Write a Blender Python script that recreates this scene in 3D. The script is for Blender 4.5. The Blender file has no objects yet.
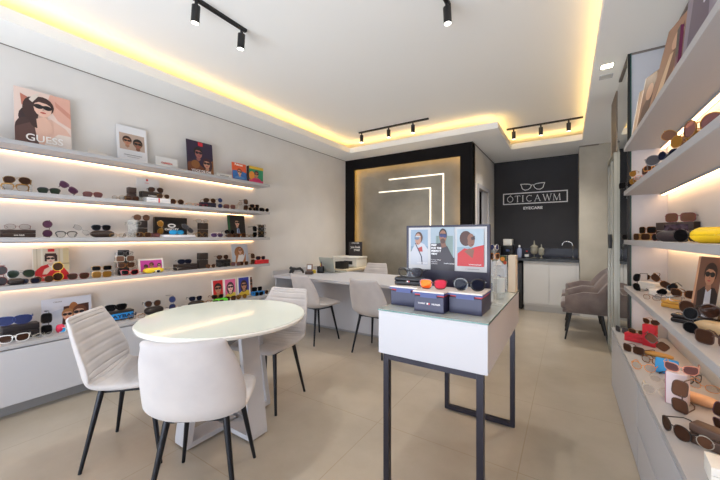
import bpy, bmesh, math, random
from mathutils import Vector, Matrix
random.seed(7)
C = bpy.context.scene.collection
PI = math.pi
R = math.radians

# ---------------------------------------------------------------- camera numbers (measured from vanishing points)
FPX, YAW, CX, CY, CAMH = 322.5, R(32.7), 360.0, 237.2, 1.3
def ray(px, py):
    u = (px-CX)/FPX; v = (CY-py)/FPX
    return Vector((-math.sin(YAW)+u*math.cos(YAW), math.cos(YAW)+u*math.sin(YAW), v))
def at(px, py, X=None, Y=None, Z=None):
    r = ray(px, py); o = Vector((0, 0, CAMH))
    if X is not None: t = X/r.x
    elif Y is not None: t = Y/r.y
    else: t = (Z-CAMH)/r.z
    return o+r*t

# ---------------------------------------------------------------- materials
def s2l(c):
    c = c/255.0
    return c/12.92 if c <= .04045 else ((c+.055)/1.055)**2.4
def rgb(r, g, b): return (s2l(r), s2l(g), s2l(b), 1)
_m = {}
def mat(name, c, rough=.5, metal=0, spec=.5, noise=None, bump=0, sheen=0, coat=0):
    if name in _m: return _m[name]
    m = bpy.data.materials.new(name); m.use_nodes = True
    nt = m.node_tree; b = nt.nodes['Principled BSDF']
    col = rgb(*c)
    b.inputs['Base Color'].default_value = col
    b.inputs['Roughness'].default_value = rough
    b.inputs['Metallic'].default_value = metal
    b.inputs['Specular IOR Level'].default_value = spec
    if sheen: b.inputs['Sheen Weight'].default_value = sheen
    if coat: b.inputs['Coat Weight'].default_value = coat
    if noise:
        sc, c2, det = noise
        tc = nt.nodes.new('ShaderNodeTexCoord'); n = nt.nodes.new('ShaderNodeTexNoise')
        n.inputs['Scale'].default_value = sc; n.inputs['Detail'].default_value = det
        nt.links.new(tc.outputs['Object'], n.inputs['Vector'])
        rp = nt.nodes.new('ShaderNodeValToRGB')
        rp.color_ramp.elements[0].position = .35; rp.color_ramp.elements[1].position = .68
        rp.color_ramp.elements[0].color = col; rp.color_ramp.elements[1].color = rgb(*c2)
        nt.links.new(n.outputs['Fac'], rp.inputs['Fac']); nt.links.new(rp.outputs['Color'], b.inputs['Base Color'])
        if bump:
            bp = nt.nodes.new('ShaderNodeBump'); bp.inputs['Strength'].default_value = bump
            nt.links.new(n.outputs['Fac'], bp.inputs['Height']); nt.links.new(bp.outputs['Normal'], b.inputs['Normal'])
    _m[name] = m
    return m
def emis(name, c, s):
    if name in _m: return _m[name]
    m = bpy.data.materials.new(name); m.use_nodes = True
    b = m.node_tree.nodes['Principled BSDF']
    b.inputs['Base Color'].default_value = rgb(*c)
    b.inputs['Emission Color'].default_value = rgb(*c); b.inputs['Emission Strength'].default_value = s
    _m[name] = m; return m
def glassy(name, c, alpha, rough=.03, metal=0.0):
    """tinted lens / glass: part see-through, part glossy"""
    if name in _m: return _m[name]
    m = bpy.data.materials.new(name); m.use_nodes = True
    nt = m.node_tree; nt.nodes.clear()
    o = nt.nodes.new('ShaderNodeOutputMaterial'); mx = nt.nodes.new('ShaderNodeMixShader')
    t = nt.nodes.new('ShaderNodeBsdfTransparent'); p = nt.nodes.new('ShaderNodeBsdfPrincipled')
    p.inputs['Base Color'].default_value = rgb(*c); p.inputs['Roughness'].default_value = rough
    p.inputs['Metallic'].default_value = metal; p.inputs['Specular IOR Level'].default_value = .08; p.inputs['Roughness'].default_value = max(rough, .1)
    t.inputs['Color'].default_value = (1, 1, 1, 1) if alpha < .3 else tuple(min(1, .25+.9*v) for v in rgb(*c)[:3])+(1,)
    mx.inputs['Fac'].default_value = alpha
    nt.links.new(t.outputs[0], mx.inputs[1]); nt.links.new(p.outputs[0], mx.inputs[2]); nt.links.new(mx.outputs[0], o.inputs['Surface'])
    _m[name] = m; return m
def flat(c, rough=.45):
    return mat('print_%02x%02x%02x' % tuple(c), c, rough)

white_paint = mat('wall_paint', (226, 223, 220), .9, noise=(3, (221, 218, 215), 3))
ceil_paint = mat('ceiling_paint', (242, 241, 238), .95)
black_paint = mat('black_panel', (15, 12, 13), .8, spec=.2, noise=(2, (21, 19, 20), 2))
char_paint = mat('charcoal_wall_paint', (47, 46, 50), .75, noise=(1.5, (53, 52, 56), 3))
concrete = mat('burnt_cement', (148, 143, 132), .65, noise=(2.2, (124, 119, 109), 8), bump=.03)
concrete2 = mat('pale_cement', (184, 177, 163), .6, noise=(2.6, (166, 158, 144), 8), bump=.02)
white_lam = mat('white_laminate', (192, 192, 198), .4)
shelf_lam = mat('shelf_laminate', (176, 175, 178), .5)
grey_lam = mat('light_grey_laminate', (206, 203, 199), .4)
white_gloss = mat('white_lacquer', (240, 239, 234), .1, coat=.6)
plinth_m = mat('grey_plinth', (150, 150, 152), .6)
steel_blk = mat('black_steel', (46, 44, 54), .35, metal=.5)
blk = mat('matt_black', (22, 21, 23), .4)
leg_m = mat('black_metal_leg', (36, 38, 44), .35, metal=.6)
brown_leg = mat('bronze_metal_leg', (70, 60, 56), .35, metal=.6)
velvet = mat('off_white_velvet', (196, 191, 190), .9, sheen=.3, noise=(5, (184, 179, 180), 4))
taupe = mat('taupe_velvet', (122, 108, 104), .85, sheen=.5, noise=(6, (98, 84, 82), 4))
chrome = mat('chrome', (215, 215, 215), .12, metal=1)
granite = mat('black_granite', (16, 17, 22), .35, noise=(60, (26, 28, 34), 3))
led_warm = emis('led_strip_warm', (255, 204, 150), 9)
led_cove = emis('cove_led_yellow', (255, 210, 128), 11)
led_frame = emis('frame_led_yellow', (255, 196, 84), 6)
led_white = emis('profile_led_white', (255, 246, 226), 1.15)
spot_glow = emis('spot_lamp_face', (255, 250, 240), 6)
mirror_m = mat('mirror', (205, 208, 204), .02, metal=1)
glass_edge = mat('green_glass_edge', (40, 96, 88), .15)
glass_top = glassy('table_glass', (190, 214, 206), .3, .03)
clear_pl = glassy('clear_acrylic', (232, 238, 240), .22, .05)

def floor_material():
    m = bpy.data.materials.new('porcelain_tiles'); m.use_nodes = True
    nt = m.node_tree; b = nt.nodes['Principled BSDF']; L = nt.links.new
    tc = nt.nodes.new('ShaderNodeTexCoord'); mp = nt.nodes.new('ShaderNodeMapping')
    mp.inputs['Location'].default_value = (.228+.89*10, -1.97+.885*10, 0)
    br = nt.nodes.new('ShaderNodeTexBrick'); br.offset = 0; br.squash = 1
    br.inputs['Scale'].default_value = 1; br.inputs['Brick Width'].default_value = .89; br.inputs['Row Height'].default_value = .885
    br.inputs['Mortar Size'].default_value = .0028; br.inputs['Mortar Smooth'].default_value = .1; br.inputs['Bias'].default_value = 0
    n = nt.nodes.new('ShaderNodeTexNoise'); n.inputs['Scale'].default_value = 2.4; n.inputs['Detail'].default_value = 9; n.inputs['Roughness'].default_value = .6
    rp = nt.nodes.new('ShaderNodeValToRGB')
    rp.color_ramp.elements[0].position = .3; rp.color_ramp.elements[1].position = .72
    rp.color_ramp.elements[0].color = rgb(164, 152, 136); rp.color_ramp.elements[1].color = rgb(180, 169, 154)
    L(tc.outputs['Object'], mp.inputs['Vector']); L(mp.outputs[0], br.inputs['Vector']); L(tc.outputs['Object'], n.inputs['Vector'])
    L(n.outputs['Fac'], rp.inputs['Fac']); L(rp.outputs['Color'], br.inputs['Color1']); L(rp.outputs['Color'], br.inputs['Color2'])
    br.inputs['Mortar'].default_value = rgb(158, 143, 122)
    L(br.outputs['Color'], b.inputs['Base Color']); b.inputs['Roughness'].default_value = .28
    return m

# ---------------------------------------------------------------- mesh helpers
class MB:
    def __init__(s): s.v = []; s.f = []; s.m = []; s.mats = []; s.sm = []
    def mi(s, m):
        if m not in s.mats: s.mats.append(m)
        return s.mats.index(m)
    def add(s, vs, fs, m, smooth=False):
        o = len(s.v); k = s.mi(m)
        s.v += [tuple(v) for v in vs]
        for f in fs: s.f.append([o+i for i in f]); s.m.append(k); s.sm.append(smooth)
        return s
    def box(s, x0, x1, y0, y1, z0, z1, m, bev=0, seg=2, mtx=None):
        if not bev:
            vs = [(x, y, z) for x in (x0, x1) for y in (y0, y1) for z in (z0, z1)]
            fs = [(0, 1, 3, 2), (4, 6, 7, 5), (0, 4, 5, 1), (2, 3, 7, 6), (0, 2, 6, 4), (1, 5, 7, 3)]
            if mtx: vs = [mtx @ Vector(v) for v in vs]
            return s.add(vs, fs, m)
        bm = bmesh.new(); bmesh.ops.create_cube(bm, size=1)
        for v in bm.verts:
            v.co = Vector(((x0+x1)/2+v.co.x*(x1-x0), (y0+y1)/2+v.co.y*(y1-y0), (z0+z1)/2+v.co.z*(z1-z0)))
        bmesh.ops.bevel(bm, geom=bm.edges[:], offset=bev, segments=seg, profile=.5, affect='EDGES')
        bm.verts.index_update()
        vs = [v.co.copy() for v in bm.verts]; fs = [[v.index for v in f.verts] for f in bm.faces]
        bm.free()
        if mtx: vs = [mtx @ v for v in vs]
        return s.add(vs, fs, m, seg > 1)
    def tube(s, pts, rad, m, n=8, caps=True, flat_=1.0):
        pts = [Vector(p) for p in pts]; k = len(pts)
        if not isinstance(rad, (list, tuple)): rad = [rad]*k
        vs = []; up = Vector((0, 0, 1))
        for i, p in enumerate(pts):
            d = (pts[min(i+1, k-1)]-pts[max(i-1, 0)]).normalized()
            a = d.cross(up)
            if a.length < .05: a = d.cross(Vector((1, 0, 0)))
            a.normalize(); b = a.cross(d).normalized()
            for j in range(n):
                t = 2*PI*j/n
                vs.append(p+a*math.cos(t)*rad[i]*flat_+b*math.sin(t)*rad[i])
        fs = [(i*n+j, i*n+(j+1) % n, (i+1)*n+(j+1) % n, (i+1)*n+j) for i in range(k-1) for j in range(n)]
        if caps: fs += [tuple(range(n))[::-1], tuple((k-1)*n+j for j in range(n))]
        return s.add(vs, fs, m, True)
    def lathe(s, prof, m, cx=0, cy=0, n=20, mtx=None):
        vs = []; k = len(prof)
        for r, z in prof:
            for j in range(n):
                t = 2*PI*j/n; vs.append(Vector((cx+r*math.cos(t), cy+r*math.sin(t), z)))
        fs = [(i*n+j, i*n+(j+1) % n, (i+1)*n+(j+1) % n, (i+1)*n+j) for i in range(k-1) for j in range(n)]
        fs += [tuple(range(n))[::-1], tuple((k-1)*n+j for j in range(n))]
        if mtx: vs = [mtx @ v for v in vs]
        return s.add(vs, fs, m, True)
    def prism(s, out, d0, d1, m, plane='xz', smooth=False):
        """outline in a plane, extruded along the third axis from d0 to d1"""
        def P(a, b, d): return {'xz': (a, d, b), 'xy': (a, b, d), 'yz': (d, a, b)}[plane]
        n = len(out)
        vs = [P(a, b, d0) for a, b in out]+[P(a, b, d1) for a, b in out]
        fs = [tuple(range(n)), tuple(range(n, 2*n))[::-1]]+[(i, i+n, (i+1) % n+n, (i+1) % n) for i in range(n)]
        return s.add(vs, fs, m, smooth)
    def mesh(s, name):
        me = bpy.data.meshes.new(name); me.from_pydata(s.v, [], s.f)
        for m in s.mats: me.materials.append(m)
        for p, k, sm in zip(me.polygons, s.m, s.sm): p.material_index = k; p.use_smooth = sm
        bm = bmesh.new(); bm.from_mesh(me); bmesh.ops.recalc_face_normals(bm, faces=bm.faces); bm.to_mesh(me); bm.free()
        if any(s.sm):
            try: me.set_sharp_from_angle(angle=R(40))
            except Exception: pass
        me.update(); return me
    def build(s, name, parent=None, label=None):
        o = bpy.data.objects.new(name, s.mesh(name)); C.objects.link(o)
        if parent: o.parent = parent
        if label: o['label'] = label
        return o
def tag(o, label, cat, group=None):
    o['label'] = label; o['category'] = cat
    if group: o['group'] = group
    return o
def thing(name, label, cat, loc=(0, 0, 0), rz=0, group=None, rot=None):
    o = bpy.data.objects.new(name, None); C.objects.link(o); o.empty_display_size = .05
    o.location = loc; o.rotation_euler = rot if rot else (0, 0, rz)
    return tag(o, label, cat, group)
def struct(name, mb, parent=None):
    o = mb.build(name, parent)
    if not parent: o['kind'] = 'structure'
    return o
def copy_tree(o, parent=None):
    c = o.copy(); C.objects.link(c)
    if parent: c.parent = parent
    for ch in list(o.children): copy_tree(ch, c)
    return c
def text_mesh(body, size, m, align='CENTER', ext=.0006, bold=0, sx=1):
    cu = bpy.data.curves.new('lettering', 'FONT'); cu.body = body; cu.size = size; cu.align_x = align; cu.align_y = 'CENTER'
    cu.extrude = ext; cu.offset = bold; cu.resolution_u = 3
    o = bpy.data.objects.new('tmp', cu); C.objects.link(o)
    dg = bpy.context.evaluated_depsgraph_get(); dg.update()
    me = bpy.data.meshes.new_from_object(o.evaluated_get(dg)); me.name = 'lettering'
    bpy.data.objects.remove(o); me.materials.clear(); me.materials.append(m)
    me.transform(Matrix.Rotation(PI/2, 4, 'X') @ Matrix.Diagonal((sx, 1, 1, 1)))
    return me
def text(body, size, m, parent, loc, align='CENTER', name='lettering', bold=0, sx=1, rot=(0, 0, 0), ext=.0006):
    """lettering facing local -Y"""
    o = bpy.data.objects.new(name, text_mesh(body, size, m, align, ext, bold, sx)); C.objects.link(o)
    o.parent = parent; o.location = loc; o.rotation_euler = rot
    return o

# ---------------------------------------------------------------- the shell of the room
XL, XR, YF, YK, ZS, ZC, YFR = -3.68, .66, 5.2, 7.0, 2.8, 3.0, -1.5
mb = MB(); mb.box(XL-.1, XR+.4, YFR-.1, YK+.1, -.08, 0, floor_material()); struct('floor', mb)
mb = MB(); mb.box(XL-.1, XL, YFR, YF+.2, 0, ZC, white_paint); struct('wall_left', mb)
# feature wall: concrete panel set back behind a black frame
mb = MB(); mb.box(XL, -1.25, YF+.12, YF+.2, 0, ZC, concrete); struct('wall_back', mb)
ix0, ix1, iz = -3.477, -1.439, 2.6
mb = MB()
mb.box(XL, ix0, YF, YF+.03, 0, ZS, black_paint); mb.box(ix1, -1.25, YF, YF+.03, 0, ZS, black_paint); mb.box(ix0, ix1, YF, YF+.03, iz, ZS, black_paint)
mb.box(-1.27, -1.25, YF+.03, YF+.12, 0, ZS, black_paint)
struct('trim_1', mb)
mb = MB()
mb.box(ix0-.045, ix0-.03, YF+.035, YF+.07, .1, iz+.03, led_frame); mb.box(ix1+.03, ix1+.045, YF+.035, YF+.07, .1, iz+.03, led_frame)
mb.box(ix0-.03, ix1+.03, YF+.035, YF+.07, iz+.03, iz+.045, led_frame)
tag(mb.build('frame_led_strip'), 'yellow LED strip glowing behind the inner edge of the black frame', 'light')
def lprof(a, b, zt, zb, label):
    t = thing('angular_wall_light', label, 'light', (0, 0, 0), group=None)
    m = MB(); y0, y1 = YF+.1, YF+.12
    m.box(a, b, y0, y1, zt-.008, zt+.008, led_white); m.box(b-.016, b, y0, y1, zb, zt-.008, led_white)
    m.build('diffuser', t)
    m = MB(); m.box(a-.006, a, y0, y1, zt-.009, zt+.009, white_lam); m.build('end_cap', t); m = MB(); m.box(b-.016, b, y0, y1, zb-.006, zb, white_lam); m.build('end_cap', t)
lprof(at(388, 179, Y=5.27).x, at(443, 173, Y=5.27).x, 2.365, .95, 'outer angular white light line on the cement wall')
lprof(at(378, 192, Y=5.27).x, at(430, 187.5, Y=5.27).x, 2.145, .95, 'inner angular white light line on the cement wall')
# side wall with a doorway, then the charcoal kitchen wall and the cement return
mb = MB()
mb.box(-1.33, -1.25, YF+.12, 5.62, 0, ZC, white_paint); mb.box(-1.33, -1.25, 6.42, YK, 0, ZC, white_paint); mb.box(-1.33, -1.25, 5.62, 6.42, 2.13, ZC, white_paint)
struct('wall_side', mb)
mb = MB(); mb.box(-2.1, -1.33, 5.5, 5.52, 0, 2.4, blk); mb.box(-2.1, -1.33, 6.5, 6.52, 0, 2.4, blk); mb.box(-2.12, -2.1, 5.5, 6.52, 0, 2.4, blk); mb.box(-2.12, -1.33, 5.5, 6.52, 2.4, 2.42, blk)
struct('wall_passage', mb)  # passage walls coloured black to stand in for the darkness inside
mb = MB()
for y0, y1, z0, z1 in ((5.55, 5.62, 0, 2.2), (6.42, 6.5, 0, 2.2), (5.62, 6.42, 2.13, 2.2)): mb.box(-1.25, -1.235, y0, y1, z0, z1, white_lam, .003, 1)
dr = struct('door_1', mb)
m2 = MB(); m2.box(-1.29, -1.262, 6.02, 6.41, .01, 2.12, white_lam, .003, 1); l = struct('door_leaf', m2, dr)
m2 = MB(); m2.tube([(-1.262, 6.07, 1.0), (-1.215, 6.07, 1.0), (-1.215, 6.18, 1.0)], .008, chrome); m2.build('door_handle', dr)
mb = MB(); mb.box(-1.33, .2, YK, YK+.1, 0, ZC, char_paint); struct('wall_kitchen', mb)
mb = MB(); mb.box(.17, 1.06, 6.43, YK+.1, 0, ZC, concrete2); struct('wall_cement', mb)
mb = MB(); mb.box(.17, 1.06, 6.418, 6.43, 0, .09, grey_lam, .002, 1); struct('baseboard_cement', mb)
# right side: niche back wall, end panel, mirror wall
mb = MB(); mb.box(XR, XR+.1, YFR, 3.42, 0, ZC, white_paint); struct('wall_right', mb); mb = MB(); mb.box(.44, XR+.1, 3.44, 4.84, 0, ZC, white_paint); struct('wall_mirror_side', mb); mb = MB(); mb.box(XR+.3, XR+.4, 4.84, 6.43, 0, ZC, white_paint)
struct('wall_alcove', mb)
mb = MB(); mb.box(.44, XR, 3.415, 3.44, .0, ZS, white_lam); struct('trim_2', mb)
mb = MB(); mb.box(.418, .44, 3.408, 3.44, 0, ZS, blk); mb.box(.436, .441, 3.402, 3.408, 0, ZS, glass_edge); struct('trim_3', mb)
# ceiling: upper slab, dropped border, upstand of the light cove
mb = MB()
mb.box(XL-.1, XR+.4, YFR-.1, YK+.1, ZC, ZC+.06, ceil_paint)
tx0, tx1, tj, ty0, ty1, tyf = -3.264, .2, -.8, 4.75, 6.03, -.7
for a in ((XL, tx0, YFR, YF+.12), (tx0, tj, ty0, YF+.12), (-1.25, tj, YF+.12, YK), (tj, tx1, ty1, YK), (tx1, XR+.3, YFR, YK), (tx0, tx1, YFR, tyf)):
    mb.box(a[0], a[1], a[2], a[3], ZS, ZS+.02, ceil_paint)
e = .018
for a in ((tx0-e, tx0, tyf, ty0+e), (tx0, tj-e, ty0, ty0+e), (tj-e, tj, ty0, ty1+e), (tj, tx1+e, ty1, ty1+e), (tx1, tx1+e, tyf, ty1), (tx0, tx1, tyf-e, tyf)):
    mb.box(a[0], a[1], a[2], a[3], ZS+.02, ZS+.09, ceil_paint)
struct('ceiling', mb)
# dark strips imitate the shade in the gap where ceiling meets walls
gap = mat('gap_shade_colour', (120, 110, 104), .8)
mb = MB()
mb.box(XL, XL+.005, YFR, YF, ZS-.006, ZS, gap); mb.box(-1.25, -1.242, YF, YK, ZS-.01, ZS, gap); mb.box(-1.24, .17, YK-.012, YK, ZS-.02, ZS, blk)
mb.box(.17, .43, 6.418, 6.43, ZS-.02, ZS, gap); mb.box(.418, .43, 3.44, 3.95, ZS-.015, ZS, gap); mb.box(XR-.01, XR, 0, 3.4, ZS-.02, ZS, gap); mb.box(.44, XR, 3.405, 3.415, ZS-.014, ZS, gap)
struct('gap_shade_strips', mb)
def cove(label, x0, x1, y0, y1):
    m = MB(); m.box(x0, x1, y0, y1, ZS+.085, ZS+.1, led_cove, 0); tag(m.build('cove_led_strip'), label, 'light', None)
cove('yellow cove light strip along the left side of the ceiling tray', tx0-.055, tx0-.04, tyf, ty0+.08)
cove('yellow cove light strip above the black framed cement wall', tx0-.08, tj-.1, ty0+.04, ty0+.055)
cove('yellow cove light strip on the short ceiling step by the doorway', tj-.055, tj-.04, ty0+.1, ty1+.08)
cove('yellow cove light strip at the kitchen end of the tray', tj-.08, tx1+.08, ty1+.04, ty1+.055)
cove('yellow cove light strip along the right side of the ceiling tray', tx1+.04, tx1+.055, tyf, ty1+.08)
# street front behind the camera: glazed opening with a frame
mb = MB(); mb.box(XL-.1, XR+.4, YFR-.1, YFR, 2.75, ZC, white_paint); struct('wall_front', mb)
mb = MB()
for x in (XL, -2.25, -.8, XR-.05): mb.box(x, x+.05, YFR-.06, YFR-.01, 0, 2.75, steel_blk)
for z in (0, 2.7): mb.box(XL, XR, YFR-.06, YFR-.01, z, z+.05, steel_blk)
w = struct('window_1', mb)
m2 = MB(); m2.box(XL, XR, YFR-.037, YFR-.033, .05, 2.7, glassy('shop_glass', (235, 245, 245), .06)); m2.build('glass_pane', w)
# mirror wall and mirrored door on the right
mb = MB(); mb.box(.43, .4395, 3.445, 4.2, .0, ZS, mirror_m); tag(mb.build('wall_mirror'), 'tall wall mirror behind the right shelving end, reflecting the kitchenette', 'mirror')
wood_br = mat('brown_laminate', (120, 104, 90), .5)
mb = MB(); mb.box(.424, .4395, 4.2, 4.62, 2.18, ZS, wood_br); struct('trim_5', mb)
d2 = MB()
for a in ((4.215, 4.26, 0, 2.175), (4.49, 4.52, 0, 2.175), (4.77, 4.81, 0, 2.175), (4.26, 4.77, 0, .05), (4.26, 4.77, 2.13, 2.175)):
    d2.box(.405, .432, a[0], a[1], a[2], a[3], mat('door_alu', (150, 146, 136), .35, metal=.3))
d2 = struct('door_2', d2)
m2 = MB(); m2.box(.415, .421, 4.26, 4.49, .05, 2.13, mirror_m); m2.box(.415, .421, 4.52, 4.77, .05, 2.13, mirror_m); m2.build('glass_panel', d2)
m2 = MB(); m2.box(.375, .405, 4.35, 4.4, 1.18, 1.33, blk, .004, 2); m2.build('door_handle', d2)
# ================================================================ left wall shelving
SX = -3.43                                   # front edge of the left shelves
SH = {1: (1.988, 2.02), 2: (1.612, 1.645), 3: (1.265, 1.298), 4: (.909, .942)}
BT = .53                                     # top of the low cabinet
YE = at(270, 190, X=SX).y
ordn = {1: 'top', 2: 'second', 3: 'third', 4: 'fourth'}
for k, (z0, z1) in SH.items():
    t = thing('wall_shelf', 'long pale %s shelf on the left wall, lit from below by a warm LED line' % ordn[k], 'shelf', (XL, 0, z0), group='left wall shelves')
    m = MB(); m.box(.001, SX-XL, -1.3, YE, 0, z1-z0, shelf_lam, .0015, 1); m.build('shelf_board', t)
    m = MB(); m.box(.004, .022, -1.28, YE-.09, -.013, 0, led_warm); m.box(.022, .026, -1.28, YE-.09, -.013, 0, shelf_lam); m.build('led_strip', t)
t = thing('low_cabinet', 'long white floating drawer cabinet under the left wall shelves', 'cabinet', (XL, 0, 0))
m = MB(); m.box(.003, .32, -1.3, YE-.05, .12, BT-.03, white_lam, .001, 1); m.build('body', t)
m = MB(); m.box(.003, .35, -1.3, YE-.02, BT-.025, BT, shelf_lam, .001, 1); m.build('cabinet_top', t)
m = MB(); m.box(.003, .24, -1.3, YE-.1, 0, .12, plinth_m); m.build('plinth', t)
ys = [-1.29, .05, 1.5, YE-.06]
for i in range(3):
    if i < 2:
        m = MB(); m.box(.322, .35, ys[i]+.002, ys[i+1]-.002, .103, BT-.036, white_lam, .001, 1); m.build('drawer_front', t)
    else:
        for z0, z1 in ((.103, .352), (.372, BT-.036)):
            m = MB(); m.box(.322, .35, ys[i]+.002, ys[i+1]-.002, z0, z1, white_lam, .001, 1); m.build('drawer_front', t)

# ================================================================ right shelving niche
RX = .392
RH = {1: (2.0, 2.035), 2: (1.64, 1.675), 3: (1.243, 1.277), 4: (.868, .903)}
RB = .51
for k, (z0, z1) in RH.items():
    t = thing('niche_shelf', 'deep white %s shelf of the right-hand shelving niche' % ordn[k], 'shelf', (0, 0, z0), group='right niche shelves')
    m = MB(); m.box(RX, XR, -.9, 3.4, 0, z1-z0, shelf_lam, .0015, 1); m.build('shelf_board', t)
    m = MB(); m.box(XR-.045, XR-.02, -.9, 3.39, -.012, 0, led_warm); m.box(XR-.049, XR-.045, -.9, 3.39, -.012, 0, shelf_lam); m.build('led_strip', t)
t = thing('display_cabinet', 'low white display cabinet with drawers under the right-hand shelves', 'cabinet', (0, 0, 0))
m = MB(); m.box(.352, XR-.004, -.9, 3.4, .0, RB-.03, white_lam); m.box(.352, .416, 3.4, 3.56, 0, RB-.03, white_lam); m.build('body', t)
m = MB(); m.prism([(.33, -.9), (XR-.004, -.9), (XR-.004, 3.4), (.416, 3.4), (.416, 3.58), (.33, 3.58)], RB-.025, RB, shelf_lam, 'xy'); m.build('cabinet_top', t)
m = MB(); m.box(.33, .416, 3.56, 3.58, 0, RB-.025, white_lam); m.build('end_panel', t)
for y0, y1 in ((-.89, .7), (.71, 2.35), (2.36, 3.56)):
    if y1 > 3: zs = ((.01, RB-.036),)
    else: zs = ((.01, .235), (.245, RB-.036))
    for z0, z1 in zs: m = MB(); m.box(.33, .351, y0, y1, z0, z1, white_lam, .001, 1); m.build('drawer_front', t)

# ================================================================ round table
t = thing('round_table', 'white round meeting table with glossy top and slanted slab base', 'table', (-2.04, 1.42, 0))
m = MB(); m.lathe([(.538, .72), (.547, .724), (.55, .732), (.55, .741), (.546, .7455), (.54, .7465)], white_gloss, n=72); m.build('tabletop', t)
m = MB(); m.lathe([(.541, .7466), (.542, .7485), (.541, .75)], mat('tinted_table_glass', (214, 221, 213), .07), n=72); m.build('glass_top', t)
for q in range(4):
    a = q*PI/2
    mx = Matrix.Translation((.04, -.02, 0)) @ Matrix.Rotation(a, 4, 'Z')
    m = MB(); w = .068
    pr = [(.325, .012), (.325, .045), (.225, .719), (.195, .719), (.29, .045), (.29, .012)]
    m.prism(pr, -w, w, white_lam, 'xz')
    for i in range(len(m.v)): m.v[i] = tuple(mx @ Vector(m.v[i]))
    m.build('leg', t)
    m = MB(); m.box(.069, .2895, -w, w, .012, .042, white_lam, mtx=mx); m.build('base_bar', t)
    m = MB(); m.lathe([(.014, 0), (.014, .012)], blk, n=10, mtx=mx @ Matrix.Translation((.29, 0, 0))); m.build('glide', t)
m = MB(); m.box(-.0, .08, -.06, .02, .012, .042, white_lam); m.build('centre_block', t); m = MB(); m.box(-.16, .24, -.22, .18, .705, .7195, white_lam); m.build('support_plate', t)

# ================================================================ upholstered chairs
def catmull(pts, n):
    out = []
    P = [pts[0]]+list(pts)+[pts[-1]]
    for i in range(1, len(P)-2):
        for k in range(n):
            t = k/n
            out.append(tuple(.5*((2*P[i][j])+(-P[i-1][j]+P[i+1][j])*t+(2*P[i-1][j]-5*P[i][j]+4*P[i+1][j]-P[i+2][j])*t*t+(-P[i-1][j]+3*P[i][j]-3*P[i+1][j]+P[i+2][j])*t**3) for j in range(len(P[i]))))
    out.append(tuple(pts[-1])); return out
# profile: y (front negative), z, half width, edge curl, half thickness
CH = [(-.235, .445, .175, .0, .016), (-.22, .462, .20, .0, .026), (-.12, .462, .222, .008, .03), (.0, .452, .228, .016, .03), (.11, .45, .232, .03, .03), (.165, .462, .236, .045, .03),
      (.20, .50, .238, .06, .03), (.222, .57, .238, .064, .028), (.245, .65, .228, .056, .026), (.268, .73, .212, .046, .024), (.29, .80, .188, .036, .022), (.298, .834, .181, .03, .017), (.301, .845, .160, .028, .007)]
SEG = 12
prof = catmull(CH, SEG); NP = len(prof); SPLIT = 4*SEG+3
def ring(i, n=44):
    y, z, w, c, h = prof[i]
    a = prof[max(i-1, 0)]; b = prof[min(i+1, NP-1)]
    ty, tz = b[0]-a[0], b[1]-a[1]; L = math.hypot(ty, tz); ty /= L; tz /= L
    ny, nz = -tz, ty                       # towards the sitter
    out = []
    chan = 0
    if i > 14 and i < NP-14:
        chan = .0042*max(0, 1-abs((i % 9)-4)/1.7)
    for j in range(n):
        t = 2*PI*j/n; ct, st = math.cos(t), math.sin(t)
        x = w*math.copysign(abs(ct)**.55, ct); o = h*math.copysign(abs(st)**.8, st)
        if st > 0.2: o -= chan*min(1, (1-abs(x/w))*6)
        o += c*abs(x/w)**2.6
        if i < 30: o += -.0
        out.append((x, y+ny*o, z+nz*o))
    return out
def shell_mesh(name, i0, i1, m):
    mb = MB(); n = 44; vs = []
    for i in range(i0, i1+1): vs += ring(i, n)
    k = i1-i0+1
    fs = [(a*n+b, a*n+(b+1) % n, (a+1)*n+(b+1) % n, (a+1)*n+b) for a in range(k-1) for b in range(n)]
    fs += [tuple(range(n))[::-1], tuple((k-1)*n+j for j in range(n))]
    mb.add(vs, fs, m, True); return mb
def make_chair(label, legm=leg_m, group=None):
    t = thing('dining_chair', label, 'chair', (0, 0, 0), group=group)
    shell_mesh('seat', 0, SPLIT, velvet).build('seat', t)
    shell_mesh('backrest', SPLIT, NP-1, velvet).build('backrest', t)
    for sx in (-1, 1):
        for sy in (-1, 1):
            m = MB(); m.tube([(sx*.135, sy*.125, .43), (sx*.20, sy*.20, .0)], [.0165, .0095], legm, 12); m.build('leg', t)
    m = MB()
    for sy in (-1, 1): m.box(-.14, .14, sy*.125-.014, sy*.125+.014, .414, .43, legm)
    for sx in (-1, 1): m.box(sx*.12-.014, sx*.12+.014, -.125, .125, .405, .414, legm)
    m.build('seat_frame', t)
    return t
chair = make_chair('off-white velvet chair with channel-stitched back, left of the round table beside the cabinet')
GC = 'off-white velvet chairs around the round table'
GD = 'off-white velvet chairs at the long desk'
def face(fx, fy): return math.atan2(fx, -fy)
chair.location = (-2.25, .94, 0); chair.rotation_euler.z = face(.70, .71); chair['group'] = GC
def chair_copy(x, y, f, label, group):
    c = copy_tree(chair); c.location = (x, y, 0); c.rotation_euler.z = face(*f); c['label'] = label; c['group'] = group; return c
chair_copy(-1.585, .985, (-.62, .78), 'off-white velvet chair nearest the camera, seen from behind, pushed under the round table', GC)
chair_copy(-2.02, 1.80, (.2, -.98), 'off-white velvet chair at the far side of the round table facing the camera', GC)
chair_copy(-2.69, 3.17, (.2, .98), 'off-white velvet chair at the left end of the long desk, its seat showing', GD)
chair_copy(-1.83, 3.2, (.06, 1), 'off-white velvet chair at the long desk nearest the display table', GD)
chair_copy(-2.76, 4.62, (.1, -1), 'off-white velvet chair behind the long desk, only its back top showing', GD)

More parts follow.
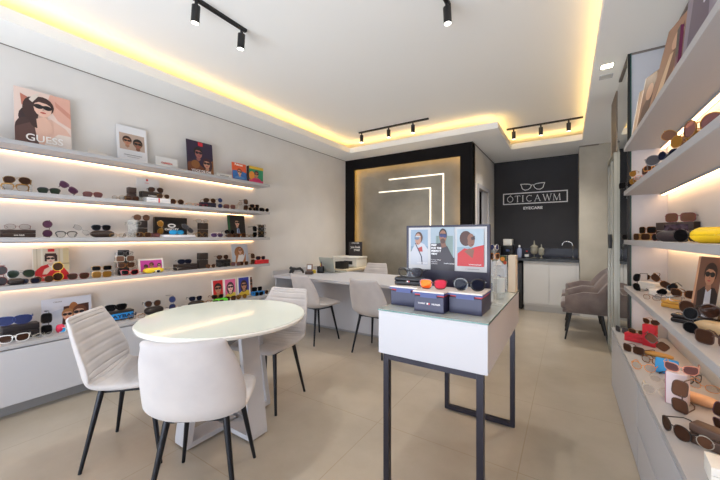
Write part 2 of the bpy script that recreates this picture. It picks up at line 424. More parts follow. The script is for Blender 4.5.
# ================================================================ long desk
t = thing('reception_desk', 'long white reception desk with panelled front running from the left wall', 'desk', (0, 0, 0))
m = MB(); m.box(-3.58, -.95, 3.26, 4.25, .715, .75, white_lam, .002, 1); m.build('desk_top', t)
m = MB(); m.box(-3.5, -.97, 3.62, 3.645, .03, .715, white_lam); m.build('front_panel', t)
m = MB(); m.box(-3.5, -.97, 3.63, 3.645, .0, .03, plinth_m); m.build('plinth', t)
m = MB(); m.box(-.99, -.965, 3.3, 4.2, .0, .715, white_lam); m.build('side_panel', t)
m = MB(); m.box(-3.6, -3.57, 3.3, 4.2, .0, .715, white_lam); m.build('side_panel', t)
m = MB(); m.box(-3.6, -3.581, 3.26, 4.25, .715, .81, shelf_lam); tag(m.build('desk_upstand'), 'short pale upstand board closing the left end of the long desk', 'board')
t2 = thing('side_counter', 'beige and white side counter behind the laptop with the printer on it', 'counter', (0, 0, 0))
m = MB(); m.box(-3.65, -3.0, 4.27, 5.12, .74, .77, mat('beige_board', (214, 200, 172), .5)); m.build('counter_top', t2)
m = MB(); m.box(-3.6, -3.05, 4.3, 5.1, .0, .739, white_lam); m.build('body', t2)
# printer
t = thing('printer', 'white desktop printer with a paper tray, on the side counter', 'printer', (-3.33, 4.86, .77))
m = MB(); m.box(-.26, .25, -.17, .17, .0, .15, mat('printer_white', (232, 230, 224), .4), .012, 2); m.build('body', t)
m = MB(); m.box(-.27, .26, -.18, .175, .151, .185, mat('printer_white', (232, 230, 224), .4), .008, 2); m.build('scanner_lid', t)
m = MB(); m.box(-.05, .2, -.3, -.17, .02, .03, mat('printer_grey', (198, 196, 190), .4)); m.build('paper_tray', t)
m = MB(); m.box(-.02, .16, -.175, -.171, .05, .11, blk); m.build('output_slot', t)
m = MB(); m.box(.0, .12, -.28, -.18, .031, .034, flat((70, 120, 200))); m.build('printed_sheet', t)
# black cabinet-like box left of printer
t = thing('storage_basket', 'small black basket on the desk between laptop and printer', 'basket', (-3.2, 4.42, .77))
m = MB()
for a in ((-.09, .09, -.07, -.064), (-.09, .09, .064, .07), (-.09, -.084, -.064, .064), (.084, .09, -.064, .064)): m.box(*a, .004, .12, blk)
m.build('body', t); m = MB(); m.box(-.09, .09, -.07, .07, 0, .004, blk); m.build('base', t)
# black sign by the cement wall
t = thing('framed_sign', 'black square sign with white script, standing on the printer against the black wall frame', 'sign', (-3.3, 4.98, .9555), rz=R(5))
m = MB(); m.box(-.14, .14, 0, .012, 0, .26, mat('sign_black', (34, 27, 30), .5)); m.build('board', t)
text('OTICA WM', .03, flat((230, 228, 224)), t, (0, -.001, .235), bold=.0005)
text('you look', .055, flat((230, 228, 224)), t, (0.0, -.001, .16), bold=.0012, name='script'); text('great', .06, flat((230, 228, 224)), t, (.03, -.001, .11), bold=.0012, name='script')
# laptop
t = thing('laptop', 'open silver laptop on the long desk, its lid turned to the camera', 'laptop', (-3.13, 3.97, .7505), rz=R(168))
silver = mat('silver_aluminium', (176, 180, 172), .35, metal=.25)
m = MB(); m.box(-.165, .165, -.24, 0, 0, .014, silver, .003, 2); m.build('keyboard_base', t)
m = MB(); m.box(-.15, .15, -.13, -.02, .0141, .0155, blk); m.build('keyboard', t)
lid = MB(); mx = Matrix.Translation((0, .004, .012)) @ Matrix.Rotation(R(-14), 4, 'X')
lid.box(-.165, .165, 0, .008, 0, .23, silver, .003, 2, mtx=mx); lid = lid.build('screen_lid', t)
m = MB(); m.box(-.155, .155, -.001, -.0002, .01, .22, blk, mtx=mx); m.build('screen', lid)
# small things at the left end
t = thing('ornament', 'black abstract sculpture like a curled figure at the left end of the desk', 'ornament', (-3.36, 3.5, .75), rz=R(35))
m = MB(); m.tube([(-.09, 0, .02), (-.075, 0, .06), (-.04, 0, .085), (.0, 0, .08), (.05, 0, .088), (.085, 0, .06), (.105, 0, .022)], [.022, .024, .024, .02, .022, .018, .015], blk, 10)
m.tube([(-.06, 0, .085), (-.085, 0, .1), (-.1, 0, .085)], [.02, .024, .014], blk, 10); m.build('figure', t)
m = MB(); m.tube([(-.03, .0, .08), (-.05, -.03, .04), (-.06, -.035, .008)], [.014, .012, .012], blk, 8); m.build('limb', t)
t = thing('desk_clock', 'brown framed phone-size desk display with a white face on the desk', 'clock', (-3.22, 3.62, .75), rz=R(25))
m = MB(); m.box(-.055, .055, -.035, .035, 0, .045, mat('dark_wood', (62, 40, 30), .4), .004, 2); m.build('base', t)
m = MB(); mx = Matrix.Rotation(R(-8), 4, 'X'); fr = mat('brown_frame', (124, 88, 66), .4)
m.box(-.045, .045, 0, .014, .045, .15, fr, .003, 1, mtx=mx); m.build('frame', t)
m = MB(); m.box(-.03, .03, -.0015, -.0003, .075, .135, flat((226, 228, 232)), mtx=mx); m.build('face', t)
t = thing('pen_cup', 'square black pen cup holding pens on the desk', 'pen holder', (-3.2, 3.86, .75), rz=R(20))
m = MB()
for a in ((-.042, .042, -.042, -.038), (-.042, .042, .038, .042), (-.042, -.038, -.038, .038), (.038, .042, -.038, .038)): m.box(*a, .003, .1, blk)
m.box(-.042, .042, -.042, .042, 0, .003, blk); m.build('cup', t)
for i, (x, y, h, c, lb) in enumerate(((-.02, .01, .15, (228, 200, 60), 'yellow pen in the black pen cup'), (.012, -.005, .17, (40, 42, 70), 'dark blue pen in the black pen cup'), (.026, .012, .16, (198, 40, 44), 'red pen in the black pen cup'))):
    p = thing('pen', lb, 'pen', Matrix.Rotation(R(20), 3, 'Z') @ Vector((x, y, 0))+Vector((-3.2, 3.86, .753)), rot=(R(6*(i-1)), R(4-4*i), 0))
    m = MB(); m.tube([(0, 0, 0), (0, 0, h-.02)], .005, flat(c), 8); m.build('barrel', p)
    m = MB(); m.tube([(0, 0, h-.02), (0, 0, h)], .0058, flat(c), 8); m.build('cap', p)
p = tag(MB().box(-.035, .035, -.02, .02, 0, .05, flat((232, 204, 70)), .01, 2).build('sticky_note_block'), 'yellow note block beside the pen cup', 'notes'); p.location = (-3.27, 3.78, .75)

# ================================================================ display table
DX0, DX1, DY0, DY1, DZ = -.80, -.278, 1.42, 2.44, .94
t = thing('display_table', 'tall white drawer-box display table with glass top on black steel frame legs', 'table', (0, 0, 0))
m = MB(); m.box(DX0, DX1, DY0, DY1, .72, DZ-.008, white_lam, .001, 1); m.build('box_body', t)
m = MB(); m.box(DX0-.002, DX1+.002, DY0-.002, DY1+.002, DZ-.0078, DZ+.0, mat('display_top_glass', (196, 202, 196), .04, coat=.7)); gp = m.build('glass_top', t)
m = MB(); e = .0035
m.box(DX0-e, DX1+e, DY0-e, DY0-.0021, DZ-.0076, DZ-.0004, glass_edge); m.box(DX1+.0021, DX1+e, DY0-.0021, DY1+e, DZ-.0076, DZ-.0004, glass_edge)
m.box(DX0-e, DX1+.002, DY1+.0021, DY1+e, DZ-.0076, DZ-.0004, glass_edge); m.box(DX0-e, DX0-.0021, DY0-.0021, DY1+.0021, DZ-.0076, DZ-.0004, glass_edge)
m.build('glass_edge', gp)
b = .03
for (ya, yb) in ((DY0+.012, DY0+.012+b), (DY1-.01-b, DY1-.01)):
    for (xa, xb) in ((DX0+.02, DX0+.02+b), (DX1-.02-b, DX1-.02)):
        m = MB(); m.box(xa, xb, ya, yb, .008, .719, steel_blk, .001, 1); lg = m.build('leg', t)
        m = MB(); m.lathe([(.008, 0), (.008, .008)], chrome, (xa+xb)/2, (ya+yb)/2, 10); m.build('glide', lg)
    m = MB(); m.box(DX0+.02+b, DX1-.02-b, ya, yb, .69, .719, steel_blk); m.build('top_rail', t)
    m = MB(); m.box(DX0+.02+b, DX1-.02-b, ya, yb, .008, .038, steel_blk); m.build('bottom_rail', t)

# ================================================================ kitchenette
t = thing('kitchen_cabinet', 'light grey two-door base cabinet under the black granite worktop', 'cabinet', (0, 0, 0))
m = MB(); m.box(-.655, .165, 6.42, 6.98, .1, .885, grey_lam); m.build('body', t)
m = MB(); m.box(-.645, .165, 6.45, 6.95, 0, .1, mat('cabinet_plinth', (196, 192, 188), .5)); m.build('plinth', t)
for x0, x1 in ((-.648, -.262), (-.256, .125)):
    m = MB(); m.box(x0, x1, 6.398, 6.418, .14, .88, grey_lam, .002, 1); m.build('door', t)
m = MB(); m.box(.13, .165, 6.4, 6.418, .14, .88, grey_lam); m.build('filler_panel', t)
t = thing('worktop', 'black granite worktop with an inset sink before the charcoal wall', 'worktop', (0, 0, 0))
m = MB(); m.box(-1.24, .166, 6.37, 6.995, .886, .925, granite, .002, 1); m.build('slab', t)
m = MB(); m.box(-1.235, .164, 6.984, 6.998, .9255, 1.09, mat('backsplash', (34, 34, 50), .35)); tag(m.build('backsplash'), 'low dark glossy backsplash strip along the charcoal wall', 'backsplash')
m = MB(); m.box(-.32, .1, 6.5, 6.85, .9252, .927, mat('sink_steel', (70, 74, 84), .45, metal=.6)); m.build('sink', t)
t = thing('mini_fridge', 'black mini fridge under the granite worktop beside the cabinet', 'fridge', (0, 0, 0))
m = MB(); m.box(-1.2, -.675, 6.42, 6.95, .02, .84, blk, .006, 2); m.build('body', t)
m = MB(); m.box(-1.2, -.72, 6.385, 6.415, .06, .8, mat('fridge_door', (44, 48, 62), .25), .006, 2); dd = m.build('door', t)
m = MB(); m.tube([(-.75, 6.37, .45), (-.75, 6.37, .7)], .008, chrome); m.build('handle', dd)
# faucet
t = thing('faucet', 'tall curved chrome gooseneck faucet at the kitchenette sink', 'faucet', (.085, 6.83, .925), rz=R(180))
m = MB(); m.lathe([(.028, 0), (.028, .008), (.018, .016)], chrome, n=14); m.build('base', t)
m = MB(); m.tube([(0, 0, .01), (0, 0, .22), (.015, 0, .27), (.06, 0, .30), (.12, 0, .295), (.155, 0, .26), (.16, 0, .225)], .011, chrome, 12); m.build('spout', t)
m = MB(); m.tube([(0, -.012, .07), (0, -.06, .09)], .006, chrome); m.build('lever', t)
# coffee machine
t = thing('coffee_machine', 'black capsule coffee machine with a white top on the granite worktop', 'coffee machine', (-.93, 6.62, .925))
m = MB(); m.box(-.09, .09, -.12, .14, .0, .03, blk, .006, 2); m.build('drip_tray', t)
m = MB(); m.box(-.09, .09, -.0, .14, .031, .22, blk, .01, 2); m.box(-.085, .085, -.12, -.001, .15, .22, blk, .01, 2); m.build('body', t)
m = MB(); m.box(-.075, .075, -.11, .1, .221, .34, mat('machine_white', (214, 212, 206), .3), .01, 2); m.build('water_tank', t)
m = MB(); m.box(-.03, .03, -.09, -.05, .11, .149, mat('spout_blue', (60, 80, 150), .3)); m.build('spout', t)  # spout in plain blue
t = thing('espresso_grinder', 'low black machine at the left end of the granite worktop', 'appliance', (-1.12, 6.62, .925))
m = MB(); m.box(-.07, .08, -.1, .1, 0, .2, blk, .015, 2); m.build('body', t); m = MB(); m.lathe([(.05, .2), (.055, .24), (.02, .25)], blk); m.build('lid', t)
# bottles and jars
def bottle(loc, h, r, bodym, capm, label, kind='bottle', lab=None):
    t = thing(kind, label, 'bottle', loc)
    m = MB(); m.lathe([(r*.95, 0), (r, .006), (r, h*.62), (r*.85, h*.72), (r*.35, h*.8), (r*.35, h*.86)], bodym, n=16); m.build('body', t)
    m = MB(); m.lathe([(r*.42, h*.861), (r*.42, h*.95), (r*.3, h)], capm, n=12); m.build('cap', t)
    if lab: m = MB(); m.lathe([(r+.001, h*.15), (r+.001, h*.5)], lab, n=16); m.build('paper_label', t)
    return t
bottle((-.74, 6.6, .925), .23, .04, glassy('bottle_clear', (190, 198, 224), .5), mat('cap_white', (220, 220, 220), .4), 'clear sanitiser bottle beside the coffee machine')
bottle((-.62, 6.6, .925), .13, .034, blk, flat((196, 36, 40)), 'small black bottle with white label and red cap on the worktop', lab=flat((228, 228, 226)))
jar_g = glassy('jar_glass', (210, 206, 190), .35, .03)
def jar(loc, s, label, fill):
    t = thing('candy_jar', label, 'jar', loc)
    m = MB(); m.lathe([(.04*s, 0), (.04*s, .006), (.01*s, .02), (.01*s, .05*s)], jar_g, n=18); m.build('foot', t)
    m = MB(); m.lathe([(.012*s, .0505*s), (.05*s, .075*s), (.062*s, .12*s), (.058*s, .17*s), (.05*s, .19*s)], jar_g, n=20); m.build('bowl', t)
    m = MB(); m.lathe([(.066*s, .191*s), (.06*s, .205*s), (.03*s, .23*s), (.01*s, .24*s), (.014*s, .26*s), (.006*s, .31*s)], jar_g, n=20); m.build('lid', t)
    if fill: m = MB(); m.lathe([(.01*s, .07*s), (.045*s, .08*s), (.05*s, .105*s), (.03*s, .11*s)], mat('candy', (120, 66, 36), .5), n=16); q = m.build('candies', t)
jar((-.50, 6.62, .925), 1.02, 'tall footed glass candy jar with lid on the kitchenette worktop', True)
jar((-.385, 6.58, .925), .82, 'smaller footed glass candy jar beside the tall one', False)

# ================================================================ taupe armchairs
def armchair(label, x, y):
    t = thing('armchair', label, 'armchair', (x, y, 0), rz=R(-90), group='taupe velvet armchairs by the mirror')
    # U-shaped wrap: plan path from left arm tip round the back to right arm tip, with height and lean
    N = 40; vs = []; n = 10
    for i in range(N+1):
        a = i/N*2-1                                  # -1 .. 1
        th = a*R(118)
        k = abs(a)
        rx, ry = .275, .25
        x_ = rx*math.copysign(abs(math.sin(th))**.7, th); y_ = .02+ry*math.cos(th)
        if k > .72: y_ -= (k-.72)*.35
        bump = max(0, 1-(k/.5)**2)
        top = .63+.24*(max(0, 1-(k/.6)**2.4)) - max(0, k-.8)*.3
        bot = .37 if k < .9 else .37+.0*(k-.9)
        ox, oy = math.sin(th), math.cos(th)
        hh = .034+.006*k
        for j in range(n):
            t_ = 2*PI*j/n; s_, c_ = math.sin(t_), math.cos(t_)
            zz = (top+bot)/2+(top-bot)/2*math.copysign(abs(s_)**.5, s_)
            q = hh*math.copysign(abs(c_)**.7, c_)
            lean = (zz-bot)*.13
            vs.append((x_+ox*(q+lean), y_+oy*(q+lean), zz))
    fs = [(a*n+b, a*n+(b+1) % n, (a+1)*n+(b+1) % n, (a+1)*n+b) for a in range(N) for b in range(n)]
    fs += [tuple(range(n))[::-1], tuple(N*n+j for j in range(n))]
    m = MB(); m.add(vs, fs, taupe, True); m.build('backrest', t)
    m = MB(); m.box(-.235, .235, -.27, .23, .385, .485, taupe, .035, 4); m.build('seat_cushion', t)
    m = MB(); m.box(-.24, .24, -.25, .24, .345, .384, taupe, .012, 2); m.build('seat_base', t)
    for sx in (-1, 1):
        for sy in (-1, 1):
            m = MB(); m.tube([(sx*.17, sy*.16, .345), (sx*.225, sy*.22, 0)], [.018, .010], blk, 10); m.build('leg', t)
armchair('taupe velvet armchair nearer the camera, facing left before the cement wall', .2, 5.1)
armchair('taupe velvet armchair farther back, half hidden behind its twin', .2, 5.78)

# ================================================================ ceiling lights
def track(label, x0, x1, y0, y1, spots, labels, group):
    t = thing('light_track', label, 'light track', (0, 0, ZC))
    m = MB(); m.box(x0, x1, y0, y1, -.022, 0, blk, .001, 1); m.build('rail', t)
    for (x, y, rx, ry, L), lb in zip(spots, labels):
        s = thing('spotlight', lb, 'spotlight', (x, y, ZC-.022), rot=(rx, ry, 0), group=group)
        m = MB(); m.tube([(0, 0, -.0), (0, 0, -.035)], .012, blk); m.build('stem', s)
        m = MB(); m.tube([(0, 0, -.035), (0, 0, -.15)], [.0285, .0285], blk, 18); h = m.build('lamp_head', s)
        m = MB(); m.lathe([(.024, -.1515), (.024, -.1502)], spot_glow, n=18); m.build('lamp_face', h)
        if L:
            l = bpy.data.lights.new('spot_light', 'SPOT'); l.energy = L; l.spot_size = R(110); l.spot_blend = .9; l.color = (1, .95, .88); l.shadow_soft_size = .03
            lo = bpy.data.objects.new('spot_light', l); C.objects.link(lo); lo.parent = s; lo.location = (0, 0, -.16)
track('black ceiling track before the cement wall with three spotlights', -2.84, -1.66, 4.38, 4.41, [(-2.79, 4.395, 0, 0, 40), (-2.3, 4.395, 0, 0, 40), (-1.9, 4.395, 0, 0, 40)],
      ['leftmost black spotlight on the track before the cement wall', 'middle black spotlight on the track before the cement wall', 'rightmost black spotlight on the track before the cement wall'], 'spotlights before the cement wall')
track('black ceiling track in front of the kitchenette logo wall', -.8, .19, 5.5, 5.53, [(-.7, 5.515, .15, 0, 45), (-.33, 5.515, .15, 0, 45), (.02, 5.515, .15, 0, 45)],
      ['leftmost black spotlight on the kitchenette ceiling track', 'middle black spotlight on the kitchenette ceiling track', 'rightmost black spotlight on the kitchenette ceiling track'], 'spotlights before the logo wall')
track('black ceiling track above the round table running away from the camera', -2.23, -2.2, .55, 1.72, [(-2.215, 1.3, 0, .12, 42), (-2.215, 1.68, 0, .1, 42)],
      ['black spotlight on the near track, half hidden at the upper edge', 'black spotlight at the far end of the track above the round table'], 'spotlights above the round table')
track('black ceiling track near the top centre of the picture', -.74, -.71, 1.1, 2.33, [(-.725, 2.28, 0, -.05, 42)], ['black spotlight at top centre of the ceiling, aimed down'], None)
for (px, py, on, lb) in ((607, 66, 1, 'lit square white downlight in the ceiling border near the mirror'), (606, 76.5, 0, 'unlit square white downlight next to the lit one')):
    p = at(px, py, Z=ZS)
    t = thing('downlight', lb, 'downlight', (p.x, p.y, ZS))
    m = MB(); w = .05
    for a in ((-w, w, -w, -w+.008), (-w, w, w-.008, w), (-w, -w+.008, -w+.008, w-.008), (w-.008, w, -w+.008, w-.008)): m.box(*a, -.004, -.0005, white_lam)
    m.build('frame', t)
    m = MB(); m.box(-.04, .04, -.04, .04, -.003, -.0005, emis('downlight_on', (255, 236, 196), 14) if on else mat('downlight_off', (206, 204, 200), .5)); m.build('diffuser', t)
    if on:
        l = bpy.data.lights.new('downlight_lamp', 'SPOT'); l.energy = 40; l.spot_size = R(130); l.spot_blend = .8; l.color = (1, .92, .78); l.shadow_soft_size = .04
        lo = bpy.data.objects.new('downlight_lamp', l); C.objects.link(lo); lo.parent = t; lo.location = (0, 0, -.02)

# ================================================================ logo on the charcoal wall
ink = mat('logo_white', (250, 249, 249), .5)
t = thing('wall_logo', 'white shop logo with spectacles over a framed name on the charcoal wall', 'sign', (-1.08, YK-.004, 1.945))
LW, LH = 1.092, .222
m = MB(); e = .018; d0, d1 = -.004, .0035
for a in ((0, LW, 0, e), (0, LW, LH-e, LH), (0, e, e, LH-e), (LW-e, LW, e, LH-e)): m.box(a[0], a[1], d0, d1, a[2], a[3], ink)
m.build('name_frame', t)
def stroke(m, pts, w, closed=False):
    n = len(pts)
    for i in range(n if closed else n-1):
        a = Vector(pts[i]+(0,)) if len(pts[i]) == 2 else Vector(pts[i]); b_ = Vector((pts[(i+1) % n][0], pts[(i+1) % n][1], 0))
        dd = (b_-a); L = dd.length; dd.normalize(); nn = Vector((-dd.y, dd.x, 0))*w/2; ex = dd*w*.25
        o = [a-nn-ex, b_-nn+ex, b_+nn+ex, a+nn-ex]
        m.prism([(q.x, q.y) for q in o], d0, d1, ink, 'xz')
m = MB()
def X(px): return (px-503.1+490-490)/64.7*LW
def lx(c): return (490+c/7.2-503.1)/64.7*LW
zb, zt = .045, .165; zm = (zb+zt)/2
def serif(x, z, w=.016): stroke(m, [(x-w, z), (x+w, z)], .005)
def ell(cx, cz, rx, rz, a0, a1, n=18): return [(cx+rx*math.cos(R(a0+(a1-a0)*i/n)), cz+rz*math.sin(R(a0+(a1-a0)*i/n))) for i in range(n+1)]
c = lx(150); stroke(m, ell(c, zm, .05, .057, 0, 360), .01); stroke(m, [(c-.004, zt+.010), (c+.018, zt+.026)], .009)
c = lx(206); stroke(m, [(c, zb), (c, zt)], .012); stroke(m, [(c-.045, zt), (c+.045, zt)], .007); serif(c, zb); stroke(m, [(c-.045, zt), (c-.045, zt-.02)], .005); stroke(m, [(c+.045, zt), (c+.045, zt-.02)], .005)
c = lx(246); stroke(m, [(c, zb), (c, zt)], .012); serif(c, zb); serif(c, zt)
c = lx(295); stroke(m, ell(c, zm, .05, .057, 48, 312), .01); stroke(m, [(c+.035, zt-.022), (c+.035, zt)], .005)
c = lx(352); stroke(m, [(c-.043, zb), (c, zt)], .006); stroke(m, [(c, zt), (c+.045, zb)], .012); stroke(m, [(c-.025, zb+.042), (c+.025, zb+.042)], .005); serif(c-.043, zb, .014); serif(c+.047, zb, .014)
c = lx(421); stroke(m, [(c-.065, zt), (c-.03, zb)], .012); stroke(m, [(c-.03, zb), (c, zt)], .006); stroke(m, [(c, zt), (c+.032, zb)], .012); stroke(m, [(c+.032, zb), (c+.065, zt)], .006); serif(c-.066, zt, .014); serif(c+.066, zt, .014)
c = lx(487); stroke(m, [(c-.05, zb), (c-.045, zt)], .006); stroke(m, [(c-.045, zt), (c, zb)], .011); stroke(m, [(c, zb), (c+.043, zt)], .006); stroke(m, [(c+.043, zt), (c+.05, zb)], .012); serif(c-.05, zb, .014); serif(c+.051, zb, .014)
m.build('shop_name', t)
text('EYECARE', .07, ink, t, (lx(319), .0, -.084), bold=.0018, name='tagline', sx=1.15, ext=.003)
m = MB()
gx, gz = lx(317), .325
for s in (-1, 1):
    o = [(gx+s*.018, gz+.03), (gx+s*.06, gz+.052), (gx+s*.13, gz+.06), (gx+s*.205, gz+.062), (gx+s*.19, gz+.025), (gx+s*.175, gz-.03), (gx+s*.13, gz-.058), (gx+s*.075, gz-.052), (gx+s*.035, gz-.018)]
    stroke(m, o, .012, True)
stroke(m, ell(gx, gz+.024, .03, .012, 20, 160, 6), .011)
m.build('spectacles_emblem', t)
# ================================================================ printed pictures
SK1, SK2, SK3 = (226, 182, 156), (150, 102, 78), (196, 142, 112)
HB, HN = (52, 38, 36), (28, 24, 26)
def face_shapes(cx, cy, s, k, skin=SK1, hair=HB, gl=(26, 24, 28), lip=(190, 90, 84), long=0, side=0, shirt=None, glw=.34):
    """head and shoulders; s = head half height (share of picture height), k = height/width"""
    S = []; e = lambda x, y, rx, ry, c: S.append(('e', cx+x*s*k, cy+y*s, rx*s*k, ry*s, c))
    if long: e(-.15*side, -.25, 1.05, 1.45, hair)
    e(0, .22, .92, 1.02, hair)
    if shirt: S.append(('p', [(cx-2.0*s*k, cy-3.4*s), (cx-1.75*s*k, cy-1.75*s), (cx-.5*s*k, cy-1.2*s), (cx+.5*s*k, cy-1.2*s), (cx+1.75*s*k, cy-1.75*s), (cx+2.0*s*k, cy-3.4*s)], shirt))
    S.append(('p', [(cx-.32*s*k, cy-.6*s), (cx+.32*s*k, cy-.6*s), (cx+.42*s*k, cy-1.3*s), (cx, cy-1.65*s), (cx-.42*s*k, cy-1.3*s)], tuple(int(v*.9) for v in skin)))
    e(.08*side, -.08, .72, .92, skin)
    S.append(('p', [(cx-.74*s*k, cy+.3*s), (cx-.5*s*k, cy+.95*s), (cx+.5*s*k, cy+.95*s), (cx+.74*s*k, cy+.3*s), (cx+.3*s*k, cy+.55*s), (cx-.3*s*k, cy+.6*s)], hair))
    if gl:
        e(-.34+.1*side, .08, glw, .26, gl); e(.36+.1*side, .08, glw, .26, gl); S.append(('r', cx-.62*s*k, cy+.14*s, cx+.66*s*k, cy+.24*s, gl))
    S.append(('p', [(cx+(.02+.1*side)*s*k, cy-.02*s), (cx+(.14+.1*side)*s*k, cy-.32*s), (cx+(-.06+.1*side)*s*k, cy-.34*s)], tuple(int(v*.86) for v in skin)))
    e(.02+.1*side, -.55, .24, .09, lip)
    return S
def clip(poly, w, h):
    def cut(P, ins, inter):
        out = []
        for i in range(len(P)):
            a, b = P[i-1], P[i]
            if ins(b):
                if not ins(a): out.append(inter(a, b))
                out.append(b)
            elif ins(a): out.append(inter(a, b))
        return out
    for ax, lim, sg in ((0, 0, 1), (0, w, -1), (1, 0, 1), (1, h, -1)):
        if not poly: return poly
        def inter(a, b, ax=ax, lim=lim):
            t = (lim-a[ax])/(b[ax]-a[ax]); return (a[0]+(b[0]-a[0])*t, a[1]+(b[1]-a[1])*t)
        poly = cut(poly, lambda p, ax=ax, lim=lim, sg=sg: sg*(p[ax]-lim) >= -1e-9, inter)
    return poly
def picture(parent, x0, z0, w, h, shapes, y=0, mtx=None, name='printed_picture', g=.96):
    m = MB()
    for i, s in enumerate(shapes):
        if s[0] == 'r': o = [(s[1], s[2]), (s[3], s[2]), (s[3], s[4]), (s[1], s[4])]
        elif s[0] == 'e': o = [(s[1]+s[3]*math.cos(2*PI*k/16), s[2]+s[4]*math.sin(2*PI*k/16)) for k in range(16)]
        else: o = s[1]
        o = clip([(a*w, b*h) for a, b in o], w, h)
        if len(o) < 3: continue
        q = [Vector((x0+a, y-.0004-.0003*i, z0+b)) for a, b in o]
        if mtx: q = [mtx @ v for v in q]
        m.add(q, [tuple(range(len(q)))], flat(tuple(int(v*g) for v in s[-1])))
    return m.build(name, parent)
def board(label, cat, loc, rz, w, h, base, shapes, th=.006, lean=8, kind='poster', frame=0, texts=(), edge=None):
    """upright printed board, front facing local -Y, centred on x, leaning back"""
    t = thing(kind, label, cat, loc, rz=rz)
    mx = Matrix.Rotation(R(-lean), 4, 'X')
    m = MB(); m.box(-w/2, w/2, 0, th, 0, h, edge or flat(base), mtx=mx); m.build('board', t)
    S = [('r', 0, 0, 1, 1, base)]+list(shapes)
    picture(t, -w/2+frame, frame, w-2*frame, h-2*frame, S, 0, mx)
    for (s, u, v, size, col, bold, al) in texts:
        o = text(s, size*h, flat(col), t, mx @ Vector((-w/2+u*w, -.0004-.0003*len(S)-.001, v*h)), al, bold=bold*h, rot=(R(-lean), 0, 0))
    return t
def lposter(label, cat, px0, px1, pyt, shelf, X, base, shapes, kind='poster', dz=0, **k):
    z = (SH[shelf][1] if shelf in SH else BT)+.001+dz
    y0, y1 = at(px0, 200, X=X).y, at(px1, 200, X=X).y; pc = (px0+px1)/2
    h = at(pc, pyt, X=X).z-z
    return board(label, cat, (X, (y0+y1)/2, z), R(90)-R(k.pop('turn', 0)), (y1-y0), h, base, shapes, kind=kind, **k)
F = face_shapes
def K(px0, px1, pyt, shelf, X):
    z = (SH[shelf][1] if shelf in SH else BT); y0, y1 = at(px0, 200, X=X).y, at(px1, 200, X=X).y
    return (at((px0+px1)/2, pyt, X=X).z-z)/(y1-y0)
# top shelf of the left wall
k = K(15, 72, 91, 1, -3.58)
lposter('large glossy poster of a reclining woman in dark sunglasses, left end of top shelf', 'poster', 15, 72, 91, 1, -3.58, (238, 214, 204),
  [('p', [(.62, 1), (1, 1), (1, .45), (.75, .55), (.55, .8)], (230, 178, 160)), ('p', [(.7, .9), (1, .72), (1, .62), (.72, .8)], (214, 150, 132)), ('p', [(.1, .9), (.22, .86), (.3, .7), (.12, .7)], (196, 120, 100)),
   ('e', .28, .5, .22, .2, (58, 40, 42)), ('e', .2, .3, .2, .2, (70, 46, 44)), ('p', [(0, .3), (.25, .42), (.42, .3), (.4, 0), (0, 0)], (96, 66, 62)), ('p', [(.32, .42), (.62, .55), (.9, .42), (1, .3), (1, 0), (.42, 0), (.36, .2)], (232, 190, 172)),
   ('p', [(.5, .1), (.75, .3), (1, .3), (1, 0), (.5, 0)], (236, 222, 214))]+[('e', .3, .66, .17, .22, (66, 42, 40)), ('e', .36, .48, .12, .14, (66, 42, 40))]+F(.48, .72, .16, k, (238, 196, 178), (66, 42, 40), (28, 20, 24), (200, 90, 80), 0, 0, None, .38)+[('p', [(.36, .5), (.5, .56), (.62, .5), (.66, .3), (.5, .2), (.38, .3)], (232, 188, 168))]+[('p', [(.24, .82), (.3, .9), (.42, .98), (.4, .9), (.3, .78)], (230, 216, 206))],
  texts=[('GUESS', .5, .15, .17, (250, 246, 244), .002, 'CENTER')], lean=6)
k = K(118, 148, 124, 1, -3.6)
lposter('white card with a dark photograph of two people wearing sunglasses, on the top shelf', 'card', 118, 148, 126, 1, -3.6, (240, 240, 244),
  [('r', .08, .36, .92, .8, (196, 172, 158))]+F(.33, .6, .11, k, SK3, (60, 34, 26), (40, 26, 24))+F(.68, .55, .12, k, SK2, HN, (20, 18, 20))+[('r', .08, .30, .92, .36, (240, 240, 244)), ('r', .2, .22, .8, .235, (150, 150, 156)), ('r', .3, .17, .7, .182, (170, 170, 176))], kind='display_card', lean=7)
t = lposter('small blank white card tilted on the top shelf between the two tall posters', 'card', 88, 107, 151, 1, -3.56, (222, 216, 210), [('r', .1, .3, .9, .36, (206, 200, 194))], kind='display_card', lean=10)
lposter('low white card lettered in red on the top shelf left of the purple poster', 'card', 156, 178, 157.5, 1, -3.56, (240, 238, 236), [], kind='display_card', lean=8, texts=[('CARRERA', .5, .5, .22, (206, 60, 60), .004, 'CENTER')])
k = K(188, 214, 141, 1, -3.56)
lposter('dark purple poster of two people and a red tag on the top shelf', 'poster', 188, 214, 141, 1, -3.56, (46, 32, 62),
  [('p', [(0, 0), (0, .32), (.3, .4), (.6, .22), (1, .3), (1, 0)], (120, 66, 40)), ('p', [(.6, 0), (1, 0), (1, .5), (.8, .4)], (150, 100, 60)), ('e', .3, .3, .16, .12, (150, 96, 50))]+F(.42, .64, .15, k, (176, 112, 104), HN, (26, 20, 34), (150, 60, 70), 0, 1)+F(.74, .36, .14, k, (214, 156, 130), (64, 30, 40), (40, 24, 30), (180, 70, 70), 1, -1)+[('r', .42, .86, .6, .97, (214, 40, 60)), ('r', .0, .0, 1, .06, (30, 20, 40))],
  texts=[("VOCE DE DM", .5, .1, .1, (244, 240, 240), .003, 'CENTER')], lean=6)
lposter('low white card with small grey lettering on the top shelf beside the orange cards', 'card', 217, 232, 173.5, 1, -3.52, (232, 232, 230), [('r', .2, .45, .8, .58, (120, 120, 124)), ('r', .3, .3, .7, .36, (160, 160, 160))], kind='display_card', lean=8)
